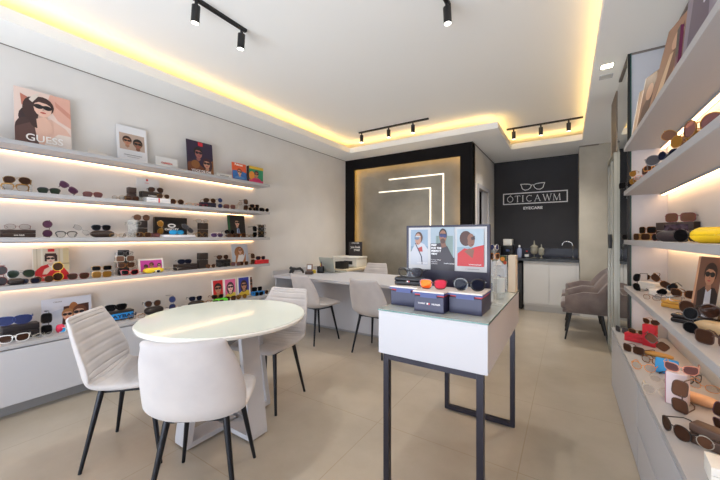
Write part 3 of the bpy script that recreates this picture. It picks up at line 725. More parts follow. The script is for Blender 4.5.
k = K(233, 247, 163, 1, -3.53)
lposter('orange and blue portrait card of a person near the right end of the top shelf', 'card', 233, 247, 163, 1, -3.53, (232, 96, 52), [('p', [(0, .55), (.5, .6), (1, .5), (1, 0), (0, 0)], (58, 120, 196))]+F(.5, .5, .17, k, (238, 186, 156), (150, 70, 40), (60, 40, 40), shirt=(90, 150, 214))+[('r', .0, 0, 1, .12, (44, 92, 170))], kind='display_card', lean=6, texts=[('Polaroid', .45, .9, .15, (250, 240, 230), .006, 'CENTER')])
k = K(248, 262, 166, 1, -3.53)
t = lposter('green and pink portrait box, last item at the right end of the top shelf', 'box', 249, 263, 167, 1, -3.53, (42, 150, 110), [('e', .2, .45, .2, .25, (240, 150, 60))]+F(.52, .56, .17, k, (214, 140, 110), (70, 34, 40), (50, 30, 40), shirt=(226, 60, 120))+[('r', .0, 0, 1, .2, (226, 60, 120)), ('r', 0, .84, 1, 1, (236, 190, 60))], kind='display_box', th=.05, lean=0, edge=flat((66, 40, 36)))
# third shelf
k = K(229, 246, 215, 3, -3.55)
lposter('dark green portrait poster of a man in a suit on the third shelf', 'poster', 229, 246, 215, 3, -3.57, (34, 30, 34), [('r', 0, 0, .12, 1, (40, 96, 60)), ('p', [(0, 0), (.05, .3), (.4, .42), (.7, .4), (1, .25), (1, 0)], (26, 24, 30)), ('p', [(.45, 0), (.5, .4), (.62, .4), (.7, 0)], (176, 196, 226)), ('p', [(.55, 0), (.56, .38), (.6, .38), (.66, 0)], (60, 80, 140))]+F(.52, .66, .15, k, (222, 172, 146), HN, (24, 22, 24), side=1), lean=8)
bm_ = lposter('large black display box with a white ring emblem on the third shelf', 'box', 155, 187, 217.5, 3, -3.6, (30, 24, 24), [], kind='display_box', th=.04, lean=0)
yy0, yy1 = at(155, 200, X=-3.6).y, at(187, 200, X=-3.6).y
m = MB(); o1 = [(.042*math.cos(2*PI*i/28), .023*math.sin(2*PI*i/28)) for i in range(28)]; o2 = [(.026*math.cos(2*PI*i/28), .010*math.sin(2*PI*i/28)) for i in range(28)]
for i in range(28):
    j = (i+1) % 28; m.add([(o1[i][0], -.002, .125+o1[i][1]), (o1[j][0], -.002, .125+o1[j][1]), (o2[j][0], -.002, .125+o2[j][1]), (o2[i][0], -.002, .125+o2[i][1])], [(0, 1, 2, 3)], flat((236, 232, 230)))
m.build('ring_emblem', bm_); text('OAKLEY', .03, flat((236, 232, 230)), bm_, (0, -.002, .085), bold=.0012, sx=1.3)
# fourth shelf
k = K(33, 70, 248.5, 4, -3.59)
lposter('poster of a dark-haired woman in a red coat and sunglasses on the fourth shelf', 'poster', 33, 70, 248.5, 4, -3.59, (228, 214, 192),
  [('r', .0, .0, .02, 1, (244, 242, 240)), ('r', .1, .35, .13, 1, (206, 190, 164)), ('r', .22, .35, .27, 1, (240, 232, 216)), ('r', .7, .3, .74, 1, (214, 196, 160)), ('r', .82, .3, .98, 1, (222, 202, 156)), ('r', .6, .5, 1, .53, (176, 150, 120)),
   ('p', [(.04, 0), (.06, .32), (.22, .46), (.42, .52), (.6, .52), (.82, .4), (.98, .18), (.98, 0)], (214, 34, 44)), ('p', [(.4, .5), (.5, .3), (.6, .5)], (240, 236, 230))]
  +F(.47, .68, .14, k, (238, 204, 186), (54, 32, 34), (34, 28, 30), (200, 70, 70))+[('p', [(.33, .85), (.62, .85), (.64, .76), (.33, .76)], (54, 32, 34)), ('p', [(.31, .8), (.37, .8), (.37, .6), (.31, .6)], (54, 32, 34)), ('p', [(.58, .8), (.65, .8), (.65, .6), (.58, .6)], (54, 32, 34)), ('p', [(.24, .2), (.3, .36), (.46, .44), (.5, .36), (.36, .2)], (238, 204, 186)), ('r', .4, .9, .58, .985, (226, 40, 50))], lean=6,
  texts=[('VOGUE', .42, .1, .09, (246, 240, 236), .002, 'CENTER')])
k = K(139, 164, 258.5, 4, -3.55)
lposter('white framed magenta picture of three people on the fourth shelf behind the yellow case', 'picture', 139, 164, 258.5, 4, -3.55, (240, 236, 232), [('r', .07, .06, .93, .88, (206, 70, 166))]+F(.28, .42, .15, k, (150, 96, 80), HN, (30, 26, 30), shirt=(236, 220, 226))+F(.5, .52, .17, k, SK3, (90, 40, 36), (60, 30, 40), shirt=(250, 244, 246))+F(.8, .46, .15, k, SK1, (60, 36, 34), (30, 26, 30), shirt=(236, 210, 220)), lean=8, kind='picture')
k = K(233, 249, 244, 4, -3.57)
lposter('pale poster of a blonde woman in white on the fourth shelf', 'poster', 233, 249, 244, 4, -3.57, (204, 212, 224), [('e', .45, .6, .3, .28, (176, 120, 80)), ('p', [(.15, .1), (.25, .55), (.5, .4), (.5, .1)], (186, 128, 86)), ('p', [(.2, 0), (.4, .5), (.65, .5), (.98, 0)], (238, 232, 230)), ('p', [(.6, .1), (.85, .55), (.8, .1)], (190, 130, 90))]+F(.5, .7, .14, k, (236, 190, 160), (172, 112, 70), (90, 50, 40), long=1), lean=8)
# low cabinet
k = K(42, 92, 296.5, 9, -3.6)
lposter('white landscape poster of two people in sunglasses, on the cabinet behind the left chair', 'poster', 42, 92, 297.5, 9, -3.6, (226, 228, 240), [('p', [(0, .0), (0, .5), (.5, .68), (.5, 0)], (206, 212, 228)), ('p', [(.38, .1), (.42, .7), (.94, .74), (.94, .1)], (74, 40, 34)), ('e', .62, .6, .1, .22, (176, 110, 64))]+F(.5, .42, .17, k, (232, 178, 150), (186, 132, 84), (26, 24, 28), side=-1)+F(.74, .45, .2, k, (232, 184, 158), (110, 62, 44), (32, 30, 40), side=-1)+[('r', .37, 0, .95, .08, (226, 228, 240))], lean=5,
  texts=[('CALVIN', .3, .88, .06, (90, 90, 96), .0, 'CENTER')])
def tri(px0, px1, pyt, bg, hair, skin, shirt, gl, label, dx=0):
    k = K(px0, px1, pyt, 9, -3.5)
    return lposter(label, 'card', px0, px1, pyt, 9, -3.5+dx, (240, 240, 240), [('r', .06, .04, .94, .95, bg), ('p', [(.06, .04), (.06, .2), (.4, .36), (.94, .3), (.94, .04)], shirt)]+F(.5, .58, .2, k, skin, hair, gl, long=1 if hair != HN else 0), kind='display_card', lean=4, th=.012)
tri(213, 224, 279.3, (206, 34, 40), HN, SK3, (60, 30, 30), (60, 30, 30), 'red portrait card, left of the pair of cards on the low cabinet')
tri(225, 236.5, 278.3, (232, 110, 160), (80, 50, 60), (240, 200, 190), (222, 200, 70), (50, 40, 50), 'pink portrait card of a woman in a yellow top on the low cabinet')
tri(238.5, 250, 276.5, (50, 60, 160), (50, 30, 30), SK3, (222, 190, 60), (40, 30, 50), 'blue portrait card of a woman in yellow on the low cabinet')
tri(250.6, 252.8, 276, (120, 70, 40), (60, 34, 30), SK2, (96, 60, 40), (40, 30, 30), 'narrow brown portrait card at the right of the blue one')

# ================================================================ spectacles
def outline(st, n=22):
    p = STY[st]; a, b, e = p['a'], p['b'], p['e']; out = []
    for i in range(n):
        t = 2*PI*i/n; c, s = math.cos(t), math.sin(t)
        x = a*math.copysign(abs(c)**(2/e), c); z = b*math.copysign(abs(s)**(2/e), s)
        if p.get('av') and z < 0: x = x*(1-.22*abs(z)/b)+.004*abs(z)/b
        if p.get('wf'): x *= 1+.1*z/b
        if p.get('cat') and x > 0: z += p['cat']*b*(x/a)**2*(1 if z > 0 else .35)
        out.append((x, z))
    return out
STY = {'round': dict(a=.0245, b=.0235, e=2.0, th=.0032), 'thickround': dict(a=.0255, b=.022, e=2.2, th=.005), 'biground': dict(a=.030, b=.0285, e=2.1, th=.0035), 'aviator': dict(a=.029, b=.025, e=2.5, th=.0026, av=1, dbl=1), 'wayfarer': dict(a=.027, b=.021, e=3.2, th=.0045, wf=1),
       'cateye': dict(a=.028, b=.021, e=2.6, th=.0042, cat=.35), 'rect': dict(a=.027, b=.0165, e=4, th=.0028), 'club': dict(a=.026, b=.0205, e=2.8, th=.0028, brow=.0085, wf=1), 'square': dict(a=.030, b=.025, e=4, th=.004), 'oval': dict(a=.026, b=.018, e=2.3, th=.002),
       'shield': dict(a=.038, b=.024, e=2.7, th=.002, av=1)}
_g = {}
def glasses_meshes(st, fm, lm):
    key = (st, fm.name, lm.name)
    if key in _g: return _g[key]
    p = STY[st]; a, b, th = p['a'], p['b'], p['th']; br = p.get('brow', th); gap = .009 if st != 'shield' else -.006
    cx = a+gap; zc = b+th; dep = .0035 if th > .002 else .0018
    fr = MB(); meshes = {}; inn = outline(st); n = len(inn)
    def off(t_top, t_bot):
        o = []
        for i in range(n):
            p0, p1 = Vector(inn[i-1]), Vector(inn[(i+1) % n]); d = (p1-p0).normalized(); nn = Vector((d.y, -d.x))
            w_ = t_bot+(t_top-t_bot)*max(0, min(1, (inn[i][1]/b+.1)*2)); o.append((inn[i][0]+nn.x*w_, inn[i][1]+nn.y*w_))
        return o
    out = off(br, th)
    def wrap(x): return .22*x*x/.07*4           # slight wrap: the outer ends sweep back
    for sg in (-1, 1):
        vs = []
        for ring_ in (out, inn):
            for (x, z) in ring_:
                X_ = sg*(cx+x); Y_ = wrap(X_)*.25
                vs += [(X_, Y_, zc+z), (X_, Y_+dep, zc+z)]
        fs = []
        for i in range(n):
            j = (i+1) % n; o0, o1, i0, i1 = 2*i, 2*j, 2*n+2*i, 2*n+2*j
            fs += [(o0, o1, i1, i0), (o0+1, i0+1, i1+1, o1+1), (o0, o0+1, o1+1, o1), (i0, i1, i1+1, i0+1)]
        fr.add(vs, fs, fm)
        lv = []
        for (x, z) in inn:
            X_ = sg*(cx+x); lv += [(X_, wrap(X_)*.25+dep*.35, zc+z), (X_, wrap(X_)*.25+dep*.7, zc+z)]
        l = MB(); l.add(lv, [tuple(2*i for i in range(n)), tuple(2*i+1 for i in range(n))[::-1]]+[(2*i, 2*i+1, 2*((i+1) % n)+1, 2*((i+1) % n)) for i in range(n)], lm)
        meshes['lens%d' % sg] = l.mesh('lens')
        # temple
        xe = sg*(cx+a+th*.9); ye = wrap(xe)*.25+dep*.5; ze = zc+b*.45; te = MB(); r = .0024 if th > .0025 else .0015
        if p.get('cat'): ze = zc+b*.8
        te.tube([(xe, ye, ze), (xe+sg*.002, ye+.012, ze), (xe-sg*.002, ye+.09, ze-.002), (xe-sg*.006, ye+.115, ze-.012), (xe-sg*.008, ye+.14, .003)], [r*1.3, r*1.2, r, r*1.3, r*1.2], fm, 6)
        meshes['temple%d' % sg] = te.mesh('temple')
    if gap > 0:
        w_ = cx-a+.003; y_ = .002
        if th > .002 or br > .004: fr.tube([(-w_, y_, zc+b*.32), (0, y_-.001, zc+b*.45), (w_, y_, zc+b*.32)], max(th, .003)*.62, fm, 6)
        else: fr.tube([(-w_, .001, zc+b*.15), (0, -.001, zc+b*.3), (w_, .001, zc+b*.15)], .0013, fm, 6)
        if p.get('dbl'): fr.tube([(-w_-.006, .001, zc+b*.8), (0, .0, zc+b*.86), (w_+.006, .001, zc+b*.8)], .0012, fm, 6)
    meshes['frame'] = fr.mesh('frame'); meshes['w'] = cx+a+th; meshes['h'] = 2*b+th+max(br, th)
    _g[key] = meshes; return meshes
def M_(n, c, ro=.3, me=0): return mat('frame_'+n, c, ro, me, coat=.3)
FRM = {'gold': M_('gold', (158, 118, 62), .3, .8), 'silver': M_('silver', (128, 126, 128), .3, .8), 'black': M_('black', (24, 22, 24)), 'brown': M_('brown', (74, 46, 34)), 'tort': mat('frame_tortoise', (66, 38, 22), .25, coat=.4, noise=(90, (168, 108, 52), 2)),
       'red': M_('red', (196, 34, 50)), 'wine': M_('wine', (110, 34, 36)), 'white': M_('white', (234, 232, 230)), 'blue': M_('blue', (46, 70, 140)), 'yellow': M_('yellow', (228, 178, 40)), 'clear': glassy('frame_clear', (226, 220, 208), .5, .1), 'purple': M_('purple', (86, 50, 74)), 'orange': M_('orange', (220, 140, 50)), 'navy': M_('navy', (30, 34, 54)), 'green': M_('green', (60, 80, 66)), 'pink': M_('pink', (214, 150, 130), .3)}
LNS = {'brown': glassy('lens_brown', (70, 47, 36), .82), 'lbrown': glassy('lens_light_brown', (125, 89, 70), .6), 'dark': glassy('lens_dark', (17, 16, 18), .93), 'green': glassy('lens_green', (47, 59, 47), .85), 'grey': glassy('lens_grey', (79, 76, 79), .7), 'clear': glassy('lens_clear', (60, 66, 66), .09),
       'pink': glassy('lens_pink', (125, 86, 86), .65), 'purple': glassy('lens_purple', (81, 49, 70), .85), 'blue': glassy('lens_blue', (54, 63, 106), .85), 'bluemir': glassy('lens_blue_mirror', (50, 150, 206), .95, .1, .4), 'navy': glassy('lens_navy', (24, 27, 43), .92), 'orange': glassy('lens_orange_mirror', (214, 84, 22), .95, .12, .3), 'redmir': glassy('lens_pink_mirror', (232, 70, 96), .95, .12, .3), 'amber': glassy('lens_amber', (140, 99, 41), .75), 'rainbow': glassy('lens_rainbow', (93, 68, 105), .9, .1, .5)}
NG = [0]
def G(pos, rz, st, fr, le, label, pose='stand', s=1.0, group=None, tilt=0):
    ms = glasses_meshes(st, FRM[fr], LNS[le])
    kind = 'eyeglasses' if le == 'clear' else 'sunglasses'
    p = Vector(pos)
    if pose == 'vert': rot = (0, R(90), rz); p.z += ms['w']*s+.001; p += Vector((0, 0, 0))
    elif pose == 'roll': rot = (0, R(38), rz); p.z += ms['w']*s*.74
    elif pose == 'roll2': rot = (0, R(-38), rz); p.z += ms['w']*s*.74
    elif pose == 'lie': rot = (0, 0, rz)
    elif pose == 'flip': rot = (0, R(180), rz); p.z += ms['h']*s
    elif pose == 'fold': rot = (0, 0, rz)
    else: rot = (R(tilt), 0, rz)
    sh_ = {'vert': 1, 'roll': .62, 'roll2': -.62}.get(pose, 0)*ms['h']*s/2
    p.x -= math.cos(rz)*sh_; p.y -= math.sin(rz)*sh_
    t = thing(kind, label, kind, p, rot=rot, group=group)
    t.rotation_mode = 'XYZ'; t.scale = (s, s, s)
    def part(me, n):
        o = bpy.data.objects.new(n, me); C.objects.link(o); o.parent = t; return o
    part(ms['frame'], 'frame'); part(ms['lens-1'], 'lens'); part(ms['lens1'], 'lens'); a = part(ms['temple-1'], 'temple'); b = part(ms['temple1'], 'temple')
    NG[0] += 1
    return t
def rbox(kind, label, cat, loc, rz, w, d, h, col, lid=None, bev=.004, rough=.5, hinge=True, txt=None, txc=(220, 216, 210), rot=None):
    """closed box or case: body and lid with a seam between them"""
    t = thing(kind, label, cat, loc, rz=rz, rot=rot); col = tuple(int(v*.8) if max(col) < 130 else v for v in col); mm = mat('case_%02x%02x%02x' % tuple(col), col, rough)
    m = MB(); m.box(-w/2, w/2, -d/2, d/2, 0, h*.55, mm, min(bev, h*.2, w*.2), 3); m.build('body', t)
    m = MB(); m.box(-w/2, w/2, -d/2, d/2, h*.57, h, mm if not lid else mat('case_%02x%02x%02x' % tuple(lid), lid, rough), min(bev, h*.2, w*.2), 3); m.build('lid', t)
    if txt: text(txt, h*.3, flat(txc), t, (0, -d/2-.0008, h*.3), bold=.0004)
    return t
def clam(kind, label, cat, loc, rz, w, d, h, col, rough=.45):
    """rounded clamshell spectacle case"""
    t = thing(kind, label, cat, loc, rz=rz); col = tuple(int(v*.75) if max(col) < 130 else v for v in col); mm = mat('case_%02x%02x%02x' % tuple(col), col, rough)
    def shell(z0, z1, up):
        m = MB(); n = 24; k = 5; vs = []
        for i in range(k+1):
            f = i/k; sc = math.sqrt(max(0, 1-(f*.86)**2)); z = z0+(z1-z0)*f if up else z1-(z1-z0)*f
            for j in range(n):
                a = 2*PI*j/n; c_, s_ = math.cos(a), math.sin(a)
                vs.append((w/2*math.copysign(abs(c_)**.55, c_)*(.25+.75*sc) if f > .5 else w/2*math.copysign(abs(c_)**.55, c_)*(.6+.4*sc), d/2*math.copysign(abs(s_)**.75, s_)*sc, z))
        fs = [(i*n+j, i*n+(j+1) % n, (i+1)*n+(j+1) % n, (i+1)*n+j) for i in range(k) for j in range(n)]+[tuple(range(n)), tuple(k*n+j for j in range(n))]
        m.add(vs, fs, mm, True); return m
    shell(0, h*.5, False).build('lower_shell', t); shell(h*.52, h, True).build('upper_shell', t)
    return t
Y_ = lambda px, X=-3.5: at(px, 230, X=X).y
def lz(sh): return (SH[sh][1] if sh in SH else BT)+.0006
def LG(sh, px, st, fr, le, label, up=0, yaw=None, pose='stand', X=-3.49, s=1.0, tilt=0):
    y = Y_(px, X); rz = R(90-14 if yaw is None else 90-yaw)
    return G((X, y, lz(sh)+up), rz, st, fr, le, label, pose, s, tilt=tilt)
def LB(fn, kind, sh, p0, p1, h, d, col, label, up=0, X=-3.55, turn=0, **k):
    y0, y1 = Y_(p0, X), Y_(p1, X)
    cat = {'spectacle_case': 'case', 'display_box': 'box', 'display_riser': 'riser'}.get(kind, 'box')
    return fn(kind, label, cat, (X, (y0+y1)/2, lz(sh)+up), R(90-turn), y1-y0, d, h, col, **k)
def riser(sh, p0, p1, h, label, X=-3.55, w=None):
    y0, y1 = Y_(p0, X), Y_(p1, X)
    t = thing('display_riser', label, 'riser', (X, (y0+y1)/2, lz(sh)), rz=R(90)); W = (y1-y0)/2; D = .04
    m = MB(); m.box(-W, W, -D, D, h-.004, h, clear_pl); m.build('top_plate', t)
    for x in (-W, W-.004):
        m = MB(); m.box(x, x+.004, -D, D, 0, h-.0042, clear_pl); m.build('side_plate', t)
    return t

# ---- second shelf of the left wall
riser(2, 3, 31, .06, 'clear acrylic riser at the left end of the second shelf')
LG(2, 17, 'aviator', 'gold', 'brown', 'gold sunglasses with brown lenses raised at the left end of the second shelf', up=.061, X=-3.55, s=1.08)
LG(2, 15, 'club', 'gold', 'clear', 'thin gold eyeglasses below the raised brown pair on the second shelf', X=-3.47, s=1.1)
LG(2, 49, 'club', 'black', 'green', 'half-rim sunglasses with green lenses near the left of the second shelf')
LG(2, 68.5, 'club', 'purple', 'purple', 'purple sunglasses propped at a slant on the second shelf', pose='roll')
LG(2, 93, 'club', 'wine', 'pink', 'dark-browed sunglasses with pink-brown gradient lenses on the second shelf')
LG(2, 118, 'oval', 'gold', 'clear', 'thin gold eyeglasses turned sideways beside the tall brown case on the second shelf', yaw=55)
LB(rbox, 'spectacle_case', 2, 127.5, 135.5, .135, .05, (72, 50, 44), 'tall brown case standing upright on the second shelf')
LG(2, 132, 'square', 'brown', 'brown', 'brown sunglasses at the foot of the tall brown case on the second shelf', X=-3.47, s=.8)
lposter('white card with a red dot behind the glasses on the second shelf', 'card', 136.5, 160, 178.5, 2, -3.62, (228, 226, 224), [('e', .45, .93, .05, .045, (214, 40, 50)), ('r', .35, .8, .52, .82, (220, 120, 120))], kind='display_card', lean=2)
LB(rbox, 'display_box', 2, 144.5, 168.5, .048, .09, (236, 234, 236), 'flat white box with a red stripe on the second shelf', X=-3.5)
q = bpy.context.scene.collection.objects[-2]; m = MB(); m.box(-.006, .006, -.0465, -.0455, .002, .046, flat((214, 36, 46))); m.build('red_stripe', [o for o in C.objects if o.get('label', '').startswith('flat white box with a red stripe')][0])
LB(rbox, 'spectacle_case', 2, 140.5, 160.5, .06, .07, (50, 38, 32), 'dark brown case lying on the white box on the second shelf', up=.0486, X=-3.53, txt='CARRERA')
LG(2, 156, 'aviator', 'silver', 'brown', 'grey-brown aviator sunglasses on top of the dark case on the second shelf', up=.1092, X=-3.53)
LG(2, 163.5, 'aviator', 'gold', 'brown', 'small brown sunglasses on the right end of the white box on the second shelf', up=.0486, X=-3.46, s=.8)
LG(2, 141, 'round', 'clear', 'clear', 'clear round eyeglasses left of the white box on the second shelf', X=-3.46, s=.9)
LG(2, 177, 'round', 'gold', 'brown', 'round sunglasses with dark brown lenses right of the white box on the second shelf', s=1.15)
LG(2, 193, 'rect', 'orange', 'clear', 'small orange-tipped eyeglasses beside the navy case on the second shelf', s=.9)
LB(rbox, 'spectacle_case', 2, 200.5, 214.5, .055, .07, (38, 36, 62), 'navy case on the second shelf', X=-3.51)
LG(2, 210, 'aviator', 'gold', 'brown', 'gold and brown sunglasses on top of the navy case', up=.0556, X=-3.51)
LG(2, 203, 'rect', 'red', 'clear', 'small red eyeglasses in front of the navy case on the second shelf', X=-3.46, s=.75)
LG(2, 220.3, 'round', 'silver', 'blue', 'round sunglasses with blue lenses standing on end on the second shelf', pose='vert')
LG(2, 230, 'square', 'gold', 'pink', 'square sunglasses with brown-pink lenses right of the blue pair on the second shelf')
LG(2, 238.5, 'oval', 'gold', 'clear', 'thin gold eyeglasses propped at a slant near the right of the second shelf', pose='roll2')
LG(2, 246, 'square', 'brown', 'brown', 'dark brown sunglasses standing on end near the right of the second shelf', pose='vert')
riser(2, 250.5, 260, .045, 'clear acrylic riser near the right end of the second shelf')
LG(2, 255, 'wayfarer', 'tort', 'dark', 'tortoiseshell sunglasses raised on the clear riser of the second shelf', up=.046, X=-3.54)
LG(2, 252.5, 'round', 'gold', 'dark', 'dark sunglasses below the tortoiseshell pair on the second shelf', X=-3.46, s=.85)
LG(2, 259, 'wayfarer', 'black', 'dark', 'black sunglasses below and right of the tortoiseshell pair on the second shelf', X=-3.46)
LG(2, 265, 'round', 'brown', 'dark', 'round dark sunglasses, last at the right end of the second shelf', s=1.05)
# ---- third shelf
LB(rbox, 'display_box', 3, 0, 34, .058, .1, (66, 46, 38), 'long dark brown box at the left end of the third shelf', txt='ana hick')
LG(3, 17.5, 'oval', 'wine', 'clear', 'thin wine-red eyeglasses on top of the long brown box', up=.0586, X=-3.53, s=1.1)
LG(3, 47.5, 'round', 'brown', 'purple', 'round dark sunglasses standing on end near the left of the third shelf', pose='vert', s=1.1)
LG(3, 66.5, 'club', 'black', 'clear', 'dark-browed eyeglasses on the third shelf left of the slanted pair', X=-3.46)
LG(3, 82, 'oval', 'silver', 'clear', 'thin silver eyeglasses propped at a slant on the third shelf', pose='roll')
LB(clam, 'spectacle_case', 3, 90.5, 114, .062, .08, (60, 38, 28), 'rounded brown case on the third shelf')
LG(3, 101.5, 'wayfarer', 'navy', 'dark', 'dark sunglasses on top of the rounded brown case', up=.0626, X=-3.55)
LG(3, 118, 'rect', 'gold', 'clear', 'small eyeglasses with dark ends right of the rounded brown case', X=-3.47, s=.9)
def tower(sh, p, n, mt, hgt, label, X=-3.53, w=.045):
    t = thing('display_tower', label, 'display stand', (X, Y_(p, X), lz(sh)), rz=R(80))
    m = MB(); m.box(-w, w, -.035, .035, 0, .006, mt); m.build('base', t)
    m = MB(); m.box(-w, w, .02, .026, .006, hgt, mt); m.build('back_plate', t)
    for i in range(n):
        z = .02+i*(hgt-.02)/n
        m = MB(); m.box(-.012, .012, -.02, .0198, z, z+.006, mt); m.build('nose_rest', t)
    return t
tower(3, 134, 3, clear_pl, .17, 'clear acrylic spectacle tower left of the tall dark case on the third shelf')
LG(3, 134, 'rect', 'clear', 'clear', 'clear eyeglasses on the top rest of the clear tower on the third shelf', up=.12, X=-3.5, s=.9)
LG(3, 132.5, 'rect', 'silver', 'clear', 'thin eyeglasses at the foot of the clear tower on the third shelf', up=.012, X=-3.46, s=.9)
LB(rbox, 'spectacle_case', 3, 137.5, 146.5, .165, .05, (44, 32, 30), 'tall dark case standing upright with a red tab on the third shelf')
LG(3, 142, 'biground', 'brown', 'lbrown', 'large round brown sunglasses on top of the tall dark case on the third shelf', up=.1656, X=-3.55, s=.95)
LG(3, 144, 'square', 'gold', 'brown', 'brown and gold sunglasses at the foot of the tall dark case on the third shelf', X=-3.46, s=.85)
LG(3, 154, 'square', 'wine', 'pink', 'purple-brown sunglasses left of the big black ring box', X=-3.47, s=.75)
LG(3, 160.5, 'aviator', 'gold', 'amber', 'gold amber sunglasses leaning on end against the big black ring box', X=-3.5, up=.03, pose='vert')
LB(rbox, 'display_box', 3, 162, 193, .026, .1, (232, 230, 236), 'low white tray box before the big black ring box', X=-3.47)
LG(3, 177, 'shield', 'navy', 'bluemir', 'sports sunglasses with blue-green mirrored lenses on the low white tray', up=.0266, X=-3.46, s=1.0)
LG(3, 188, 'shield', 'silver', 'grey', 'grey sports sunglasses leaning on end at the right of the ring box', up=.0266, X=-3.5, pose='roll', s=.95)
LB(rbox, 'spectacle_case', 3, 198.5, 207, .165, .05, (58, 40, 34), 'tall brown case standing upright at the middle of the third shelf')
LG(3, 202.5, 'oval', 'gold', 'clear', 'thin gold eyeglasses on the tall brown case at the middle of the third shelf', up=.1656, X=-3.55, s=1.1)
LG(3, 202, 'round', 'gold', 'clear', 'thin gold eyeglasses at the foot of the tall brown case on the third shelf', X=-3.46, s=1.05)
LG(3, 217.5, 'shield', 'white', 'rainbow', 'white sports shield sunglasses with violet mirrored lens on the third shelf', s=1.0)
LB(clam, 'spectacle_case', 3, 226, 237, .04, .07, (60, 38, 32), 'low brown case before the portrait poster on the third shelf', X=-3.5)
LG(3, 230, 'round', 'black', 'dark', 'round black sunglasses on the low brown case before the portrait poster', up=.0406, X=-3.5)
LG(3, 232, 'square', 'tort', 'brown', 'tortoiseshell sunglasses in front of the low brown case on the third shelf', X=-3.455, s=.7)
LG(3, 241, 'wayfarer', 'tort', 'brown', 'brown sunglasses below the portrait poster of the third shelf', X=-3.47)
LG(3, 249, 'rect', 'gold', 'clear', 'thin gold eyeglasses right of the portrait poster on the third shelf', X=-3.47)
LG(3, 255, 'square', 'black', 'dark', 'black sunglasses standing on end beside the black tower on the third shelf', pose='vert')
tower(3, 262, 3, blk, .17, 'black spectacle tower at the right end of the third shelf')
LG(3, 262, 'oval', 'gold', 'clear', 'thin gold eyeglasses on the top rest of the black tower on the third shelf', up=.14, X=-3.49)
LG(3, 262, 'round', 'silver', 'clear', 'thin silver eyeglasses on the middle rest of the black tower on the third shelf', up=.085, X=-3.49)
LG(3, 262, 'aviator', 'gold', 'clear', 'thin gold eyeglasses on the lowest rest of the black tower on the third shelf', up=.026, X=-3.49)
# ---- fourth shelf
LG(4, 1, 'biground', 'wine', 'grey', 'grey sunglasses standing on end at the left end of the fourth shelf', pose='vert')
LB(clam, 'spectacle_case', 4, 7, 24, .045, .08, (54, 36, 32), 'rounded dark brown case near the left of the fourth shelf', X=-3.5)
LG(4, 21, 'aviator', 'silver', 'green', 'green aviator sunglasses on the rounded dark case of the fourth shelf', up=.0456, X=-3.53, s=1.1)
LG(4, 29.5, 'wayfarer', 'brown', 'navy', 'dark brown sunglasses right of the rounded dark case on the fourth shelf', X=-3.465, s=.85)
LG(4, 43, 'round', 'tort', 'brown', 'round tortoiseshell sunglasses before the poster of the woman in red', X=-3.465)
LG(4, 58, 'biground', 'yellow', 'brown', 'yellow sunglasses standing on end before the poster of the woman in red', pose='vert', X=-3.48, s=1.05)
LG(4, 78.5, 'wayfarer', 'wine', 'brown', 'dark red sunglasses right of the poster of the woman in red', s=1.06)
riser(4, 92, 112, .055, 'clear acrylic riser at the middle left of the fourth shelf')
LG(4, 102, 'rect', 'gold', 'dark', 'gold sunglasses on the clear riser of the fourth shelf', up=.056, X=-3.55, s=1.1)
LG(4, 102, 'square', 'gold', 'amber', 'gold sunglasses with amber gradient lenses in front of the clear riser on the fourth shelf', X=-3.47, s=.95)
tower(4, 124, 4, blk, .235, 'tall black spectacle tower at the middle of the fourth shelf')
for i, (st, fr, le, lb) in enumerate((('rect', 'silver', 'clear', 'clear eyeglasses on the top rest of the tall black tower'), ('square', 'clear', 'lbrown', 'brown tinted clear sunglasses on the second rest of the tall black tower'), ('wayfarer', 'tort', 'brown', 'tortoiseshell sunglasses on the third rest of the tall black tower'))):
    LG(4, 125+i*.6, st, fr, le, lb, up=.185-i*.058, X=-3.49)
LG(4, 130, 'cateye', 'red', 'dark', 'red-framed dark sunglasses at the foot of the tall black tower', X=-3.465, s=1.0)
LG(4, 117, 'rect', 'clear', 'clear', 'clear eyeglasses standing on end left of the tall black tower', pose='vert', X=-3.55, s=.9)
LG(4, 134.5, 'oval', 'silver', 'clear', 'thin silver eyeglasses standing on end right of the tall black tower', pose='vert', X=-3.56, s=1.1)
LG(4, 138, 'rect', 'red', 'clear', 'thin red eyeglasses at the lower left corner of the magenta picture', X=-3.47, s=.8)
LB(clam, 'spectacle_case', 4, 143, 163.5, .05, .07, (240, 206, 40), 'bright yellow case in front of the magenta picture', X=-3.49)
LG(4, 156, 'wayfarer', 'white', 'dark', 'small white and black sunglasses before the bright yellow case', X=-3.452, s=.6)
LG(4, 171, 'oval', 'clear', 'clear', 'clear eyeglasses left of the oblong brown case on the fourth shelf', yaw=50)
LB(rbox, 'spectacle_case', 4, 175, 195.5, .062, .08, (58, 44, 42), 'oblong brown case on the fourth shelf under the navy aviators')
LG(4, 185, 'shield', 'navy', 'navy', 'navy aviator sunglasses on top of the oblong brown case', up=.0626, X=-3.55)
LB(rbox, 'spectacle_case', 4, 198, 207, .175, .05, (56, 44, 40), 'tall brown case standing upright on the fourth shelf')
LG(4, 211, 'round', 'tort', 'brown', 'round tortoiseshell sunglasses right of the tall brown case on the fourth shelf', X=-3.48, s=.85)
LB(rbox, 'spectacle_case', 4, 217.5, 229, .085, .07, (34, 32, 34), 'black case with glasses on it on the fourth shelf left of the blonde poster')
LG(4, 223, 'aviator', 'brown', 'brown', 'brown aviator sunglasses on the black case on the fourth shelf', up=.0856, X=-3.55)
LG(4, 223, 'club', 'black', 'clear', 'dark-browed eyeglasses in front of the black case on the fourth shelf', X=-3.47)
LG(4, 236, 'square', 'gold', 'pink', 'gold and pink sunglasses below the blonde poster, left one', X=-3.47, s=.85)
LG(4, 244, 'square', 'gold', 'brown', 'brown sunglasses below the blonde poster, right one', X=-3.47, s=.85)
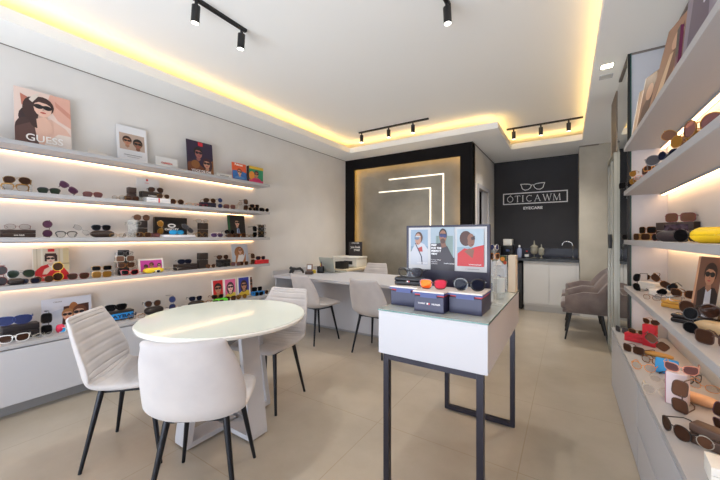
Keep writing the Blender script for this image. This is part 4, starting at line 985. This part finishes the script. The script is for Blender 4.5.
LG(4, 249.5, 'oval', 'gold', 'clear', 'thin eyeglasses right of the blonde poster on the fourth shelf', X=-3.47, s=.7)
LG(4, 253, 'square', 'tort', 'brown', 'tortoiseshell sunglasses standing on end left of the red case', pose='vert', s=.95)
LB(rbox, 'spectacle_case', 4, 254.5, 267, .05, .08, (206, 30, 44), 'red case at the right end of the fourth shelf', X=-3.5)
LG(4, 261, 'wayfarer', 'tort', 'navy', 'tortoiseshell sunglasses with blue lenses on top of the red case', up=.0506, X=-3.5)
# ---- low cabinet
LB(rbox, 'display_box', 9, 1, 38, .105, .09, (38, 32, 38), 'long black box at the left end of the low cabinet', X=-3.52, txt='arnette')
LG(9, 14, 'shield', 'blue', 'blue', 'blue and violet ski-style goggles on the long black box', up=.1056, X=-3.52, s=1.35)
LG(9, 14, 'wayfarer', 'white', 'brown', 'white sunglasses with brown lenses in front of the long black box', X=-3.40, s=1.18)
LG(9, 34, 'oval', 'clear', 'clear', 'clear eyeglasses right of the white sunglasses on the low cabinet', X=-3.40, pose='lie', s=.9)
LG(9, 46.5, 'square', 'black', 'dark', 'large black sunglasses standing on end on the low cabinet', pose='vert', X=-3.45, s=1.15)
LG(9, 44, 'oval', 'clear', 'clear', 'clear eyeglasses lying before the large black standing sunglasses', X=-3.37, pose='lie', s=.9)
LB(clam, 'spectacle_case', 9, 56, 64.5, .06, .06, (214, 40, 80), 'small crimson case left of the quilted chair back', X=-3.46)
LG(9, 67, 'wayfarer', 'white', 'bluemir', 'white and pale blue sunglasses beside the small crimson case', X=-3.42, s=.8)
q = LB(rbox, 'display_box', 9, 108, 132, .085, .09, (38, 30, 30), 'black box with a bright blue lettered front on the low cabinet', X=-3.52)
m = MB(); w_ = (Y_(132, -3.52)-Y_(108, -3.52))/2; m.box(-w_*.92, w_*.92, -.0465, -.0455, .012, .066, flat((40, 140, 214))); m.build('blue_front_panel', q)
text('RAYBAN', .04, flat((20, 30, 60)), q, (0, -.048, .038), bold=.001, sx=1.5)
LG(9, 116, 'shield', 'black', 'dark', 'black sports goggles on top of the blue-fronted box', up=.0856, X=-3.52, s=1.2)
LG(9, 127, 'oval', 'gold', 'clear', 'thin gold eyeglasses in front of the blue-fronted box', X=-3.42, s=.8)
LG(9, 137, 'rect', 'gold', 'clear', 'thin gold eyeglasses lying right of the blue-fronted box', X=-3.42, pose='lie')
LB(clam, 'spectacle_case', 9, 144.5, 163, .07, .09, (46, 34, 30), 'rounded black-brown case with two-lens sunglasses on it on the low cabinet', X=-3.5)
LG(9, 153, 'biground', 'silver', 'brown', 'round grey-brown sunglasses on the rounded black-brown case', up=.0706, X=-3.5, s=1.0)
LG(9, 172.5, 'biground', 'silver', 'blue', 'round violet-blue sunglasses standing on end on the low cabinet', pose='vert', X=-3.5)
LG(9, 177, 'square', 'brown', 'purple', 'dark sunglasses lying right of the violet-blue pair', X=-3.44, s=.7)
LG(9, 184, 'rect', 'orange', 'clear', 'orange-brown eyeglasses on the low cabinet between two cases', X=-3.44, s=.85)
LB(clam, 'spectacle_case', 9, 188.5, 204, .06, .08, (44, 34, 32), 'rounded dark case on the low cabinet right of the orange-brown eyeglasses', X=-3.48)
LG(9, 196, 'wayfarer', 'black', 'navy', 'black and blue sunglasses on the rounded dark case of the low cabinet', up=.0606, X=-3.48)
LG(9, 205, 'aviator', 'gold', 'clear', 'thin gold eyeglasses left of the neon green case', X=-3.43)
LG(9, 210, 'round', 'gold', 'clear', 'round gold eyeglasses beside the neon green case', X=-3.42, s=.9)
LB(clam, 'spectacle_case', 9, 213, 227.5, .05, .07, (96, 220, 50), 'neon green case in front of the red and pink cards', X=-3.43)
LG(9, 218, 'wayfarer', 'tort', 'dark', 'dark sunglasses resting on the neon green case', up=.0506, X=-3.43)
LG(9, 219, 'square', 'brown', 'brown', 'brown sunglasses before the neon green case', X=-3.375, s=.8)
LG(9, 230.5, 'square', 'brown', 'brown', 'brown sunglasses right of the neon green case', X=-3.42)
LG(9, 236, 'round', 'gold', 'clear', 'round gold eyeglasses in front of the pink card', X=-3.42)
LG(9, 242, 'aviator', 'gold', 'amber', 'gold amber sunglasses in front of the blue card', X=-3.42)
LG(9, 247, 'oval', 'gold', 'clear', 'thin gold eyeglasses at the right of the blue card', X=-3.44)
LB(rbox, 'display_box', 9, 252.5, 263, .05, .08, (36, 130, 200), 'bright blue box near the right end of the low cabinet', X=-3.47)
LG(9, 257.5, 'square', 'black', 'dark', 'black sunglasses on top of the bright blue box', up=.0506, X=-3.47)
LG(9, 259, 'wayfarer', 'black', 'dark', 'black sunglasses in front of the bright blue box', X=-3.41)
LG(9, 264.5, 'round', 'tort', 'brown', 'brown sunglasses at the right end of the low cabinet', X=-3.43)
# ================================================================ right-hand shelves
def rz_(sh): return (RH[sh][1] if sh in RH else RB)+.0006
def rp(sh, px, X=.48, py=None):
    """point on a right shelf: by depth plane X, or by where its foot meets the shelf top"""
    if py is not None: p = at(px, py, Z=rz_(sh)); return p
    p = at(px, 230, X=X); return Vector((X, p.y, rz_(sh)))
def RG(sh, px, st, fr, le, label, up=0, yaw=-50, pose='stand', X=.47, py=None, s=1.0, tilt=0):
    if sh == 2: X -= .036; s *= .98
    p = rp(sh, px, X, py); p.z += up
    return G(p, R(yaw), st, fr, le, label, pose, s*.92)
def rboard(label, y0, y1, X, h, base, shapes, sh=1, kind='poster', th=.012, lean=6, edge=None, texts=(), frame=0, turn=20, cat='poster'):
    return board(label, cat, (X, (y0+y1)/2, rz_(sh)), R(-90+turn), abs(y1-y0), h, base, shapes, kind=kind, th=th, lean=lean, edge=edge, texts=texts, frame=frame)
dk = flat((24, 18, 20))
rboard('narrow brown photo block nearest the mirror on the top right-hand shelf', 3.34, 3.18, .45, .42, (176, 148, 128), [('p', [(.3, 0), (.4, .6), (.7, .7), (.9, 0)], (120, 92, 78)), ('e', .55, .72, .2, .13, (208, 168, 140)), ('r', 0, 0, .06, 1, (226, 214, 204))], kind='display_block', cat='display block', th=.02, lean=9)
rboard('second brown photo block with black edge on the top right-hand shelf', 3.12, 2.93, .45, .44, (140, 108, 88), [('p', [(.0, 0), (.2, .5), (.6, .7), (1, .3), (1, 0)], (92, 66, 54)), ('e', .45, .7, .2, .14, (196, 150, 120)), ('r', 0, 0, .05, 1, (222, 206, 190))], kind='display_block', cat='display block', th=.03, lean=10, edge=dk)
rboard('brown and cream fashion poster between the photo blocks and the grey poster', 2.56, 2.16, .44, .48, (166, 122, 96), [('p', [(.0, 0), (.3, .5), (.5, .9), (.8, .5), (.75, 0)], (120, 78, 58)), ('e', .42, .74, .15, .12, (216, 172, 142)), ('p', [(.1, 0), (.3, .6), (.4, .6), (.32, 0)], (220, 186, 150)), ('p', [(.5, .1), (.6, .55), (.72, .3), (.66, 0)], (206, 150, 110)), ('r', .84, 0, 1, 1, (226, 218, 214))], lean=12, turn=10)
rboard('thin dark magenta card tucked between the tall posters on the top right-hand shelf', 2.13, 2.08, .43, .26, (96, 20, 60), [('r', 0, .5, 1, 1, (30, 20, 30))], kind='display_card', cat='card', lean=4, turn=0)
rboard('tall grey-violet fashion poster at the near end of the top right-hand shelf', 2.0, 1.68, .44, .56, (140, 130, 146), [('p', [(.1, 0), (.2, .5), (.45, .8), (.7, .5), (.8, 0)], (96, 84, 104)), ('e', .45, .8, .16, .1, (206, 186, 186)), ('e', .6, .38, .05, .03, (226, 222, 232)), ('e', .3, .12, .06, .03, (220, 216, 226)), ('e', .4, .62, .04, .05, (202, 198, 212))], lean=5, edge=dk, turn=4)
# second shelf (right)
RG(2, 626.5, 'square', 'black', 'dark', 'small black sunglasses at the tip of the second right-hand shelf', X=.42, yaw=-40)
RG(2, 632.5, 'aviator', 'gold', 'amber', 'gold sunglasses standing on end near the tip of the second right-hand shelf', X=.43, pose='vert', yaw=-30, s=.8)
RG(2, 638, 'oval', 'silver', 'clear', 'thin silver eyeglasses behind the gold ones on the second right-hand shelf', X=.44, yaw=-60)
RG(2, 643, 'rect', 'pink', 'clear', 'pinkish eyeglasses on the second right-hand shelf before the wine-red pair', X=.45, yaw=-35, s=.9)
RG(2, 648, 'wayfarer', 'wine', 'brown', 'wine-red sunglasses at the middle of the second right-hand shelf', X=.44, yaw=-60)
RG(2, 653, 'rect', 'orange', 'brown', 'orange-brown sunglasses at the middle of the second right-hand shelf', X=.44, yaw=-40, s=.9)
RG(2, 656.5, 'oval', 'silver', 'clear', 'thin silver eyeglasses standing on end on the second right-hand shelf', X=.46, yaw=-60, pose='vert', s=.7)
RG(2, 662, 'biground', 'silver', 'grey', 'round grey sunglasses turned sideways on the second right-hand shelf', X=.45, yaw=-10)
RG(2, 667, 'round', 'navy', 'navy', 'small round navy sunglasses beside the grey pair on the second right-hand shelf', X=.44, yaw=-50, s=.9)
RG(2, 677, 'aviator', 'gold', 'lbrown', 'gold aviator sunglasses propped at a slant on the second right-hand shelf', X=.45, yaw=-20, pose='roll')
RG(2, 684, 'round', 'gold', 'amber', 'round gold sunglasses with amber lenses on the second right-hand shelf', X=.44, yaw=-50, s=1.1)
RG(2, 698, 'biground', 'gold', 'pink', 'large oval sunglasses with pink-brown lenses, nearest on the second right-hand shelf', X=.44, yaw=-60, s=1.15)
# third shelf (right)
RG(3, 628, 'square', 'black', 'dark', 'flat black sunglasses at the tip of the third right-hand shelf', X=.43, yaw=-40, s=.85)
RG(3, 640, 'square', 'gold', 'brown', 'dark gold sunglasses near the tip of the third right-hand shelf', X=.45, yaw=-50, s=.95)
rbox('spectacle_case', 'gold-brown case carrying sunglasses on the third right-hand shelf', 'case', rp(3, 646, .52), R(-70), .15, .06, .05, (150, 112, 60))
RG(3, 646, 'square', 'tort', 'dark', 'tortoiseshell sunglasses on the gold-brown case of the third right-hand shelf', up=.0506, X=.51, yaw=-50)
RG(3, 659, 'round', 'wine', 'dark', 'dark round sunglasses left of the large dark display box', X=.45, yaw=-50, s=.9)
q = rbox('display_box', 'large dark bronze display box on the third right-hand shelf', 'box', rp(3, 678, .575), R(-45), .20, .07, .115, (62, 44, 40), bev=.003)
m = MB(); m.box(-.05, .075, -.0362, -.0352, .012, .1, mat('foil_window', (120, 104, 124), .12, metal=.7, noise=(30, (40, 30, 44), 3))); m.build('foil_window', q)
RG(3, 679, 'square', 'wine', 'lbrown', 'large square sunglasses on top of the dark bronze display box', up=.1156, X=.575, yaw=-30, s=1.05)
clam('spectacle_case', 'rounded dark plum case in front of the dark bronze display box', 'case', rp(3, 674, .44), R(-50), .155, .055, .055, (62, 48, 54))
RG(3, 690, 'biground', 'black', 'dark', 'large black sunglasses right of the rounded plum case on the third right-hand shelf', X=.44, yaw=-40, s=1.0)
RG(3, 702, 'oval', 'yellow', 'clear', 'yellow and white eyeglasses left of the bright yellow case on the right', X=.5, yaw=-40, s=.95)
clam('spectacle_case', 'bright yellow case at the near end of the third right-hand shelf', 'case', rp(3, 716, .46), R(-50), .15, .07, .06, (238, 196, 24))
RG(3, 719, 'rect', 'red', 'clear', 'small red eyeglasses behind the bright yellow case on the right', X=.56, yaw=-50, s=.9)
# fourth shelf (right)
rbox('display_box', 'white box at the far end of the fourth right-hand shelf', 'box', at(645, 290, Z=rz_(4))+Vector((.045, .05, 0)), R(-60), .16, .08, .055, (232, 230, 226))
RG(4, 636, 'cateye', 'black', 'dark', 'dark sunglasses standing on end at the tip of the fourth right-hand shelf', py=291, yaw=-40, pose='vert')
RG(4, 642, 'wayfarer', 'tort', 'brown', 'tortoiseshell sunglasses on the white box of the fourth right-hand shelf', py=286, up=.056, yaw=-55, s=.9)
rbox('display_box', 'second white box, before the mustard case, on the fourth right-hand shelf', 'box', at(656, 296, Z=rz_(4))+Vector((.03, .03, 0)), R(-60), .11, .07, .04, (236, 234, 230))
RG(4, 651, 'oval', 'tort', 'clear', 'brown eyeglasses at the front edge of the fourth right-hand shelf', py=300, yaw=-40, s=.85)
RG(4, 660, 'cateye', 'tort', 'brown', 'tortoiseshell cat-eye sunglasses slanted on the second white box', py=297, up=.042, yaw=-30, pose='roll', s=.95)
rbox('spectacle_case', 'mustard yellow case on the fourth right-hand shelf', 'case', at(676, 309, Z=rz_(4))+Vector((.02, .01, 0)), R(-45), .155, .06, .045, (206, 152, 62), bev=.006)
RG(4, 668, 'rect', 'silver', 'clear', 'thin clear eyeglasses on top of the mustard case', py=309, up=.0456, yaw=-20, s=.9)
RG(4, 683, 'cateye', 'tort', 'brown', 'large tortoiseshell cat-eye sunglasses on the mustard case', py=306, up=.0456, yaw=-40, s=1.05)
RG(4, 667, 'cateye', 'black', 'dark', 'black cat-eye sunglasses slanted behind the mustard case', py=299, yaw=-20, pose='roll2', s=.9)
k = .3/.22
board('tall photo poster of a man in sunglasses and open jacket on the fourth right-hand shelf', 'poster', (.57, 2.27, rz_(4)), R(-74), .2, .3, (134, 92, 74),
  [('r', 0, 0, .08, 1, (226, 176, 140)), ('p', [(.2, 0), (.15, .4), (.35, .5), (.7, .5), (.9, .35), (.95, 0)], (44, 32, 36)), ('p', [(.42, 0), (.42, .48), (.6, .48), (.66, 0)], (222, 226, 238)), ('p', [(.82, 0), (.9, .5), (1, .5), (1, 0)], (176, 122, 96))]+F(.5, .7, .17, k, SK3, (60, 40, 36), (30, 26, 28)), lean=8)
board('brown display board at the near end of the fourth right-hand shelf', 'display board', (.585, 1.98, rz_(4)), R(-76), .24, .3, (128, 90, 48), [('r', 0, 0, .1, 1, (232, 214, 196)), ('p', [(.1, 0), (.9, .9), (1, 1), (1, 0)], (112, 76, 40))], lean=8, kind='display_card')
rbox('spectacle_case', 'glossy black case below the large brown sunglasses on the fourth right-hand shelf', 'case', at(696, 325, Z=rz_(4)), R(-35), .16, .06, .04, (34, 28, 30), bev=.012, rough=.2)
RG(4, 697, 'biground', 'brown', 'brown', 'large dark brown sunglasses on the glossy black case', py=325, up=.041, yaw=-35, s=1.05)
RG(4, 690, 'biground', 'black', 'dark', 'dark sunglasses standing on end in front of the glossy black case', py=334, yaw=-30, pose='vert', s=.8)
clam('spectacle_case', 'beige rounded case at the near end of the fourth right-hand shelf', 'case', at(719, 335, Z=rz_(4)), R(-40), .15, .07, .05, (206, 180, 140))
RG(4, 716, 'square', 'brown', 'brown', 'brown sunglasses below the beige rounded case', py=347, yaw=-40, pose='lie')
# top of the right display cabinet
def PZ(px, py, up=0): p = at(px, py, Z=RB+.0006); p.z += up; return p
def CG(px, py, st, fr, le, label, yaw=-30, up=0, pose='stand', s=1.0, tilt=0): return G(PZ(px, py, up), R(yaw), st, fr, le, label, pose, s*.9)
CG(621, 333, 'square', 'silver', 'grey', 'silver sunglasses at the far corner of the right display cabinet', yaw=-50)
rbox('spectacle_case', 'red case lying at the far end of the right display cabinet', 'case', PZ(638, 342), R(-25), .15, .06, .06, (196, 26, 44), bev=.003)
CG(637, 342, 'rect', 'gold', 'brown', 'gold sunglasses resting on the lying red case', up=.0606, yaw=-20, s=.9)
rbox('spectacle_case', 'red case standing upright on the right display cabinet', 'case', PZ(650, 346), R(-30), .075, .045, .155, (196, 28, 48), bev=.003)
CG(650, 346, 'cateye', 'tort', 'brown', 'tortoiseshell sunglasses on top of the upright red case', up=.1556, yaw=-40, s=.85)
CG(632, 353, 'square', 'brown', 'brown', 'brown sunglasses in front of the lying red case', yaw=-40, s=1.0)
clam('spectacle_case', 'flat gold case under dark sunglasses on the right display cabinet', 'case', PZ(658, 357), R(-25), .155, .06, .03, (196, 148, 76))
CG(657, 358, 'square', 'brown', 'lbrown', 'dark-framed sunglasses propped at a slant on the flat gold case', up=.031, yaw=-10, pose='roll', s=1.0)
CG(651, 364, 'wayfarer', 'tort', 'clear', 'tortoiseshell eyeglasses in front of the flat gold case', yaw=-35, s=.9)
CG(643, 371, 'round', 'orange', 'clear', 'orange-rimmed round eyeglasses on the right display cabinet', yaw=-20, s=1.0, tilt=-10)
q = thing('cleaning_cloth', 'folded sky-blue cloth pouch on the right display cabinet', 'cloth', PZ(666, 374), rz=R(-20))
m = MB(); m.box(-.05, .05, -.012, .012, 0, .085, mat('cloth_blue', (64, 158, 226), .8), .008, 3, mtx=Matrix.Rotation(R(-22), 4, 'X')); m.build('pouch', q)
CG(662, 383, 'oval', 'clear', 'clear', 'clear eyeglasses before the sky-blue pouch', yaw=-10, s=.85)
q = thing('display_box', 'tall white and pink box standing on the right display cabinet', 'box', PZ(681, 408)+Vector((.0, .05, 0)), rz=R(-20))
m = MB(); m.box(-.037, .037, -.035, .035, 0, .15, flat((228, 214, 220)), .002, 1); m.build('body', q)
m = MB(); m.box(-.0385, -.0372, -.035, .035, 0.001, .149, flat((180, 40, 90))); m.build('magenta_side', q)
CG(681, 406, 'cateye', 'pink', 'pink', 'rose-gold sunglasses on top of the tall white box', up=.1512, yaw=-15, s=.95)
CG(695, 384, 'wayfarer', 'black', 'clear', 'black eyeglasses turned sideways behind the tall white box', yaw=40, up=.0, s=1.0)
CG(657, 396, 'round', 'clear', 'clear', 'clear silver eyeglasses at the front of the right display cabinet', yaw=-10, s=1.0)
clam('spectacle_case', 'peach rounded case right of the tall white box', 'case', PZ(699, 404), R(-30), .145, .06, .045, (232, 184, 142))
CG(703, 400, 'oval', 'orange', 'clear', 'thin orange eyeglasses on the peach case', up=.046, yaw=-30)
CG(679, 414, 'square', 'brown', 'lbrown', 'large brown sunglasses standing on end in front of the tall white box', yaw=-35, pose='vert', s=1.1)
CG(672, 435, 'biground', 'black', 'brown', 'large black-brown sunglasses at the front edge of the right display cabinet', yaw=-62, s=1.0, tilt=-22)
rbox('spectacle_case', 'brown leather case beside the large black-brown sunglasses', 'case', PZ(714, 449), R(-35), .12, .06, .075, (104, 78, 66), bev=.006)
CG(717, 454, 'round', 'clear', 'lbrown', 'clear round sunglasses against the brown leather case', yaw=-20, s=1.0)
rbox('display_box', 'white box at the near corner of the right display cabinet', 'box', PZ(719, 481)+Vector((.035, .0, 0)), R(-5), .12, .1, .06, (240, 238, 232), bev=.001)
CG(718, 432, 'square', 'purple', 'brown', 'brown and violet sunglasses at the right picture edge above the white box', yaw=-60, up=.0, pose='vert', s=.9)

# ================================================================ on the display table
navy = mat('navy_card', (50, 52, 82), .45); redm = flat((196, 34, 50)); TZ = DZ+.0006
def tbox(label, x0, x1, y0, y1, h, text_=False):
    t = thing('display_box', label, 'box', ((x0+x1)/2, y0, TZ), group='navy presentation boxes')
    w = (x1-x0)/2; d = y1-y0
    m = MB(); m.box(-w, w, 0, d, 0, h-.024, navy, .0015, 1); b_ = m.build('body', t)
    m = MB(); m.box(-w+.002, w-.002, .008, d-.002, h-.0238, h-.015, redm); m.build('red_lining', t)
    m = MB(); m.box(-w*.55, w*.55, -.004, .006, h-.03, h-.0145, mat('blue_ribbon', (72, 84, 140), .5)); m.build('ribbon', t)
    m = MB(); m.box(-w-.004, w+.004, -.008, d, h-.0142, h-.006, mat('blue_ribbon', (72, 84, 140), .5)); m.box(-w-.003, w+.003, -.007, d-.001, h-.006, h, flat((226, 218, 212))); m.build('tray_lid', t)
    if text_:
        text('TOMMY', .0105, flat((226, 224, 230)), t, (-.034, -.0008, .04), bold=.0002); text('HILFIGER', .0105, flat((226, 224, 230)), t, (.037, -.0008, .04), bold=.0002)
        m = MB(); m.box(-.009, -.001, -.0012, -.0004, .0365, .0445, flat((226, 224, 230))); m.box(-.001, .007, -.0012, -.0004, .0365, .0445, redm); m.build('flag_emblem', t)
    return t
tbox('navy presentation box at the left, under the black case', -.795, -.645, 1.545, 1.72, .1)
tbox('navy presentation box at the front centre, lettered in white, under the orange sunglasses', -.632, -.484, 1.475, 1.66, .1, True)
tbox('navy presentation box at the right, under the black sunglasses', -.475, -.325, 1.53, 1.72, .1)
q = rbox('spectacle_case', 'long black case with a small flag emblem on the left navy box', 'case', (-.72, 1.62, TZ+.1006), R(8), .155, .055, .042, (36, 36, 44), bev=.006)
m = MB(); m.box(-.008, 0, -.0285, -.0277, .018, .025, flat((230, 230, 234))); m.box(0, .008, -.0285, -.0277, .018, .025, redm); m.build('flag_emblem', q)
G((-.72, 1.62, TZ+.1432), R(8), 'wayfarer', 'black', 'clear', 'black eyeglasses on the long black case of the display table')
og = G((-.56, 1.545, TZ+.1006), R(18), 'wayfarer', 'wine', 'orange', 'sunglasses with orange and pink mirrored lenses on the centre navy box', s=.98)
G((-.395, 1.585, TZ+.1006), R(12), 'thickround', 'black', 'navy', 'round black sunglasses on the right navy box', s=1.12)
ol = [o for o in og.children if o.name.startswith('lens')][1]; ol.data = ol.data.copy(); ol.data.materials[0] = LNS['redmir']; ol['label'] = 'pink-red mirrored lens'
# big counter display
pk = mat('display_navy', (44, 42, 64), .4)
BX0, BX1, BY = -.802, -.334, 1.76
t = thing('counter_display', 'large navy counter display with three portrait photographs, behind the navy boxes', 'display', ((BX0+BX1)/2, BY, TZ))
W, H = BX1-BX0, at(447, 225, Y=BY).z-TZ
m = MB(); m.box(-W/2, W/2, 0, .025, 0, H, pk, .0015, 1); m.build('board', t)
m = MB(); m.box(-W/2+.01, W/2-.01, .026, .12, 0, .006, pk); m.build('foot', t)
pw, ph = W-.03, H*.56; px_, pz_ = -pw/2, H-ph-.012
k = ph/pw
wht = (236, 236, 240)
S = [('r', 0, 0, 1, 1, wht)]
# left photo: person in a white jacket, pale sky
S += [('r', .03, .1, .27, .95, (170, 196, 222)), ('r', .03, .1, .27, .55, (140, 170, 196)), ('r', .03, .38, .27, .46, (96, 118, 110)), ('p', [(.03, .1), (.03, .4), (.09, .6), (.15, .66), (.22, .6), (.27, .48), (.27, .1)], (226, 230, 242)),
      ('p', [(.13, .5), (.15, .42), (.2, .42), (.19, .55)], (206, 70, 66)), ('p', [(.09, .62), (.1, .63), (.19, .3), (.2, .12), (.185, .12), (.175, .3)], (40, 44, 80)), ('e', .145, .76, .055, .14, (96, 66, 56)), ('e', .135, .72, .042, .14, (214, 160, 136)), ('e', .12, .75, .035, .045, (120, 140, 170)), ('r', .1, .77, .17, .8, (226, 232, 240)), ('e', .125, .62, .012, .012, (170, 80, 76))]
# centre photo: person in a dark coat
S += [('r', .31, 0, .62, 1, (190, 208, 224)), ('r', .38, .2, .6, .8, (146, 170, 168)), ('r', .40, .2, .41, .8, (120, 146, 150)), ('r', .5, .2, .51, .8, (120, 146, 150)), ('p', [(.31, 0), (.31, .62), (.4, .62), (.45, .64), (.53, .56), (.58, .38), (.62, .26), (.62, 0)], (62, 54, 66)), ('p', [(.55, 0), (.58, .3), (.62, .3), (.62, 0)], (50, 44, 56)),
      ('p', [(.44, .66), (.5, .66), (.52, .55), (.46, .52)], (150, 100, 80)), ('e', .473, .82, .052, .155, (40, 32, 32)), ('e', .473, .78, .046, .15, (176, 120, 94)), ('e', .455, .81, .024, .045, (50, 62, 130)), ('e', .497, .8, .024, .045, (50, 62, 130)), ('r', .43, .83, .52, .85, (36, 40, 76)), ('e', .473, .68, .032, .06, (96, 62, 52))]
# right photo: person in a red shirt
S += [('r', .655, .12, .97, .95, (196, 218, 234)), ('r', .655, .12, .97, .55, (160, 190, 210)), ('p', [(.655, .12), (.66, .4), (.74, .52), (.8, .5), (.88, .56), (.97, .6), (.97, .12)], (222, 42, 48)), ('p', [(.74, .45), (.8, .52), (.86, .5), (.84, .3)], (150, 96, 76)), ('e', .76, .74, .075, .17, (88, 50, 44)), ('e', .82, .7, .045, .15, (156, 104, 84)), ('e', .745, .68, .04, .1, (88, 50, 44)), ('p', [(.82, .76), (.865, .8), (.87, .72), (.83, .7)], (60, 36, 44)), ('e', .84, .6, .016, .012, (120, 50, 50))]
S += [('r', .76, .055, .765, .07, (200, 40, 50)), ('r', .78, .055, .92, .065, (150, 150, 158))]
picture(t, px_, pz_, pw, ph, S, 0, g=.82)
yl = -.0004-.0003*len(S)-.001
for i, s_ in enumerate(('PREP', 'FOR THE', 'PERFECT', 'VIEW')):
    text(s_, .0145, flat((240, 240, 244)), t, (px_+.325*pw, yl, pz_+ph*(.58-.068*i)), 'LEFT', bold=.0005)
for i, s_ in enumerate(('Tommy Hilfiger', 'sunglasses', 'collection')):
    text(s_, .009, flat((210, 208, 216)), t, (px_+.325*pw, yl, pz_+ph*(.24-.045*i)), 'LEFT')
for u, v in ((.56, .16), (.87, .16), (.2, .15)): text('TOMMYHILFIGER', .0085, flat((240, 240, 244)), t, (px_+u*pw, yl, pz_+ph*v), 'CENTER')
# sanitiser pump, acrylic stand, brochures
t = thing('pump_bottle', 'clear sanitiser pump bottle with white pump at the back right of the display table', 'bottle', (-.335, 2.02, TZ))
m = MB(); m.lathe([(.03, 0), (.032, .006), (.032, .15), (.026, .175), (.012, .185), (.012, .195)], glassy('bottle_clear2', (206, 220, 224), .14, .05), n=20); m.build('body', t)
m = MB(); m.lathe([(.016, .1955), (.016, .215), (.006, .218), (.006, .24)], flat((236, 236, 236)), n=14); m.tube([(0, 0, .245), (-.02, -.03, .245), (-.028, -.042, .236)], .007, flat((236, 236, 236)), 8); m.build('pump', t)
m = MB(); m.lathe([(.0326, .04), (.0326, .12)], flat((214, 224, 226)), n=20); m.build('paper_label', t)
t = thing('acrylic_stand', 'clear acrylic eyewear stand beside the navy display with coloured frames above', 'stand', (-.322, 1.83, TZ))
m = MB(); m.box(-.035, .035, -.035, .035, 0, .006, clear_pl); m.build('base', t); m = MB(); m.box(-.004, .004, -.03, .03, .0062, .3, clear_pl); m.build('post', t)
G((-.322, 1.83, TZ+.24), R(60), 'wayfarer', 'orange', 'brown', 'orange-brown sunglasses at the top of the acrylic stand beside the navy display', s=.7)
G((-.322, 1.83, TZ+.29), R(60), 'round', 'white', 'blue', 'white sunglasses above the orange-brown pair on the acrylic stand', s=.6)
t = thing('brochure_holder', 'clear holder with white and blue brochures at the back of the display table', 'brochure holder', (-.385, 2.33, TZ))
m = MB(); m.box(-.055, .055, -.03, -.027, 0, .1, clear_pl); m.box(-.055, .055, .014, .017, 0, .16, clear_pl); m.box(-.055, .055, -.0269, .0139, 0, .003, clear_pl); m.build('holder', t)
t = thing('brochure', 'white and blue brochure with orange flowers standing in the clear holder', 'brochure', (-.385, 2.33, TZ+.0036))
m = MB(); m.box(-.05, .05, -.02, -.005, 0, .235, flat((232, 236, 244))); m.build('leaflet', t)
picture(t, -.05, 0, .1, .235, [('r', 0, 0, 1, 1, (222, 230, 242)), ('p', [(.1, .82), (.2, 1), (1, 1), (1, .76), (.85, .74), (.6, .86)], (84, 92, 50)), ('e', .35, .94, .14, .05, (232, 130, 40)), ('e', .75, .9, .14, .06, (236, 150, 50)), ('e', .9, .8, .1, .05, (200, 70, 40)), ('p', [(0, 0), (0, .2), (.5, .17), (1, .04), (1, 0)], (40, 74, 150)), ('r', .2, .7, .6, .712, (140, 150, 180)), ('e', .5, .4, .16, .045, (56, 80, 160)), ('e', .46, .4, .12, .03, (222, 230, 242))], y=-.0202)
t = thing('display_box', 'upright cream box right of the brochures on the display table', 'box', (-.302, 2.345, TZ))
m = MB(); m.box(-.022, .022, -.05, .05, 0, .235, flat((226, 212, 192)), .002, 1); m.build('body', t)
m = MB(); m.box(-.0225, .0225, -.0505, .0505, .2352, .24, flat((226, 212, 192)), .001, 1); m.build('lid', t)
# ================================================================ camera and light
cam = bpy.data.cameras.new('camera'); co = bpy.data.objects.new('camera', cam); C.objects.link(co)
cam.sensor_width = 36; cam.lens = FPX/720*36; cam.clip_start = .02
co.location = (0, 0, CAMH); co.rotation_euler = (PI/2, 0, YAW)
cam.shift_x = 0; cam.shift_y = (CY-240)/720*-1*-1
bpy.context.scene.camera = co
def area(name, loc, rot, sx, sy, e, c):
    l = bpy.data.lights.new(name, 'AREA'); l.shape = 'RECTANGLE'; l.size = sx; l.size_y = sy; l.energy = e; l.color = c
    o = bpy.data.objects.new(name, l); C.objects.link(o); o.location = loc; o.rotation_euler = rot; return o
area('daylight_through_shop_front', (-1.6, YFR-.12, 1.5), (R(90), 0, 0), 4.1, 2.6, 25, (.76, .86, 1))
area('added_pavement_bounce_fill', (-1.6, YFR-1.3, .05), (R(90+38), 0, 0), 4.4, 1.6, 255, (.86, .92, 1))  # added fill lamp aimed upward to brighten the ceiling, as if off pavement
w = bpy.data.worlds.new('sky'); bpy.context.scene.world = w; w.use_nodes = True
w.node_tree.nodes['Background'].inputs[0].default_value = (.82, .9, 1, 1); w.node_tree.nodes['Background'].inputs[1].default_value = 1.0
vs = bpy.context.scene.view_settings; vs.view_transform = 'Standard'; vs.look = 'None'; vs.gamma = 1; vs.use_curve_mapping = False; vs.exposure = 0.16
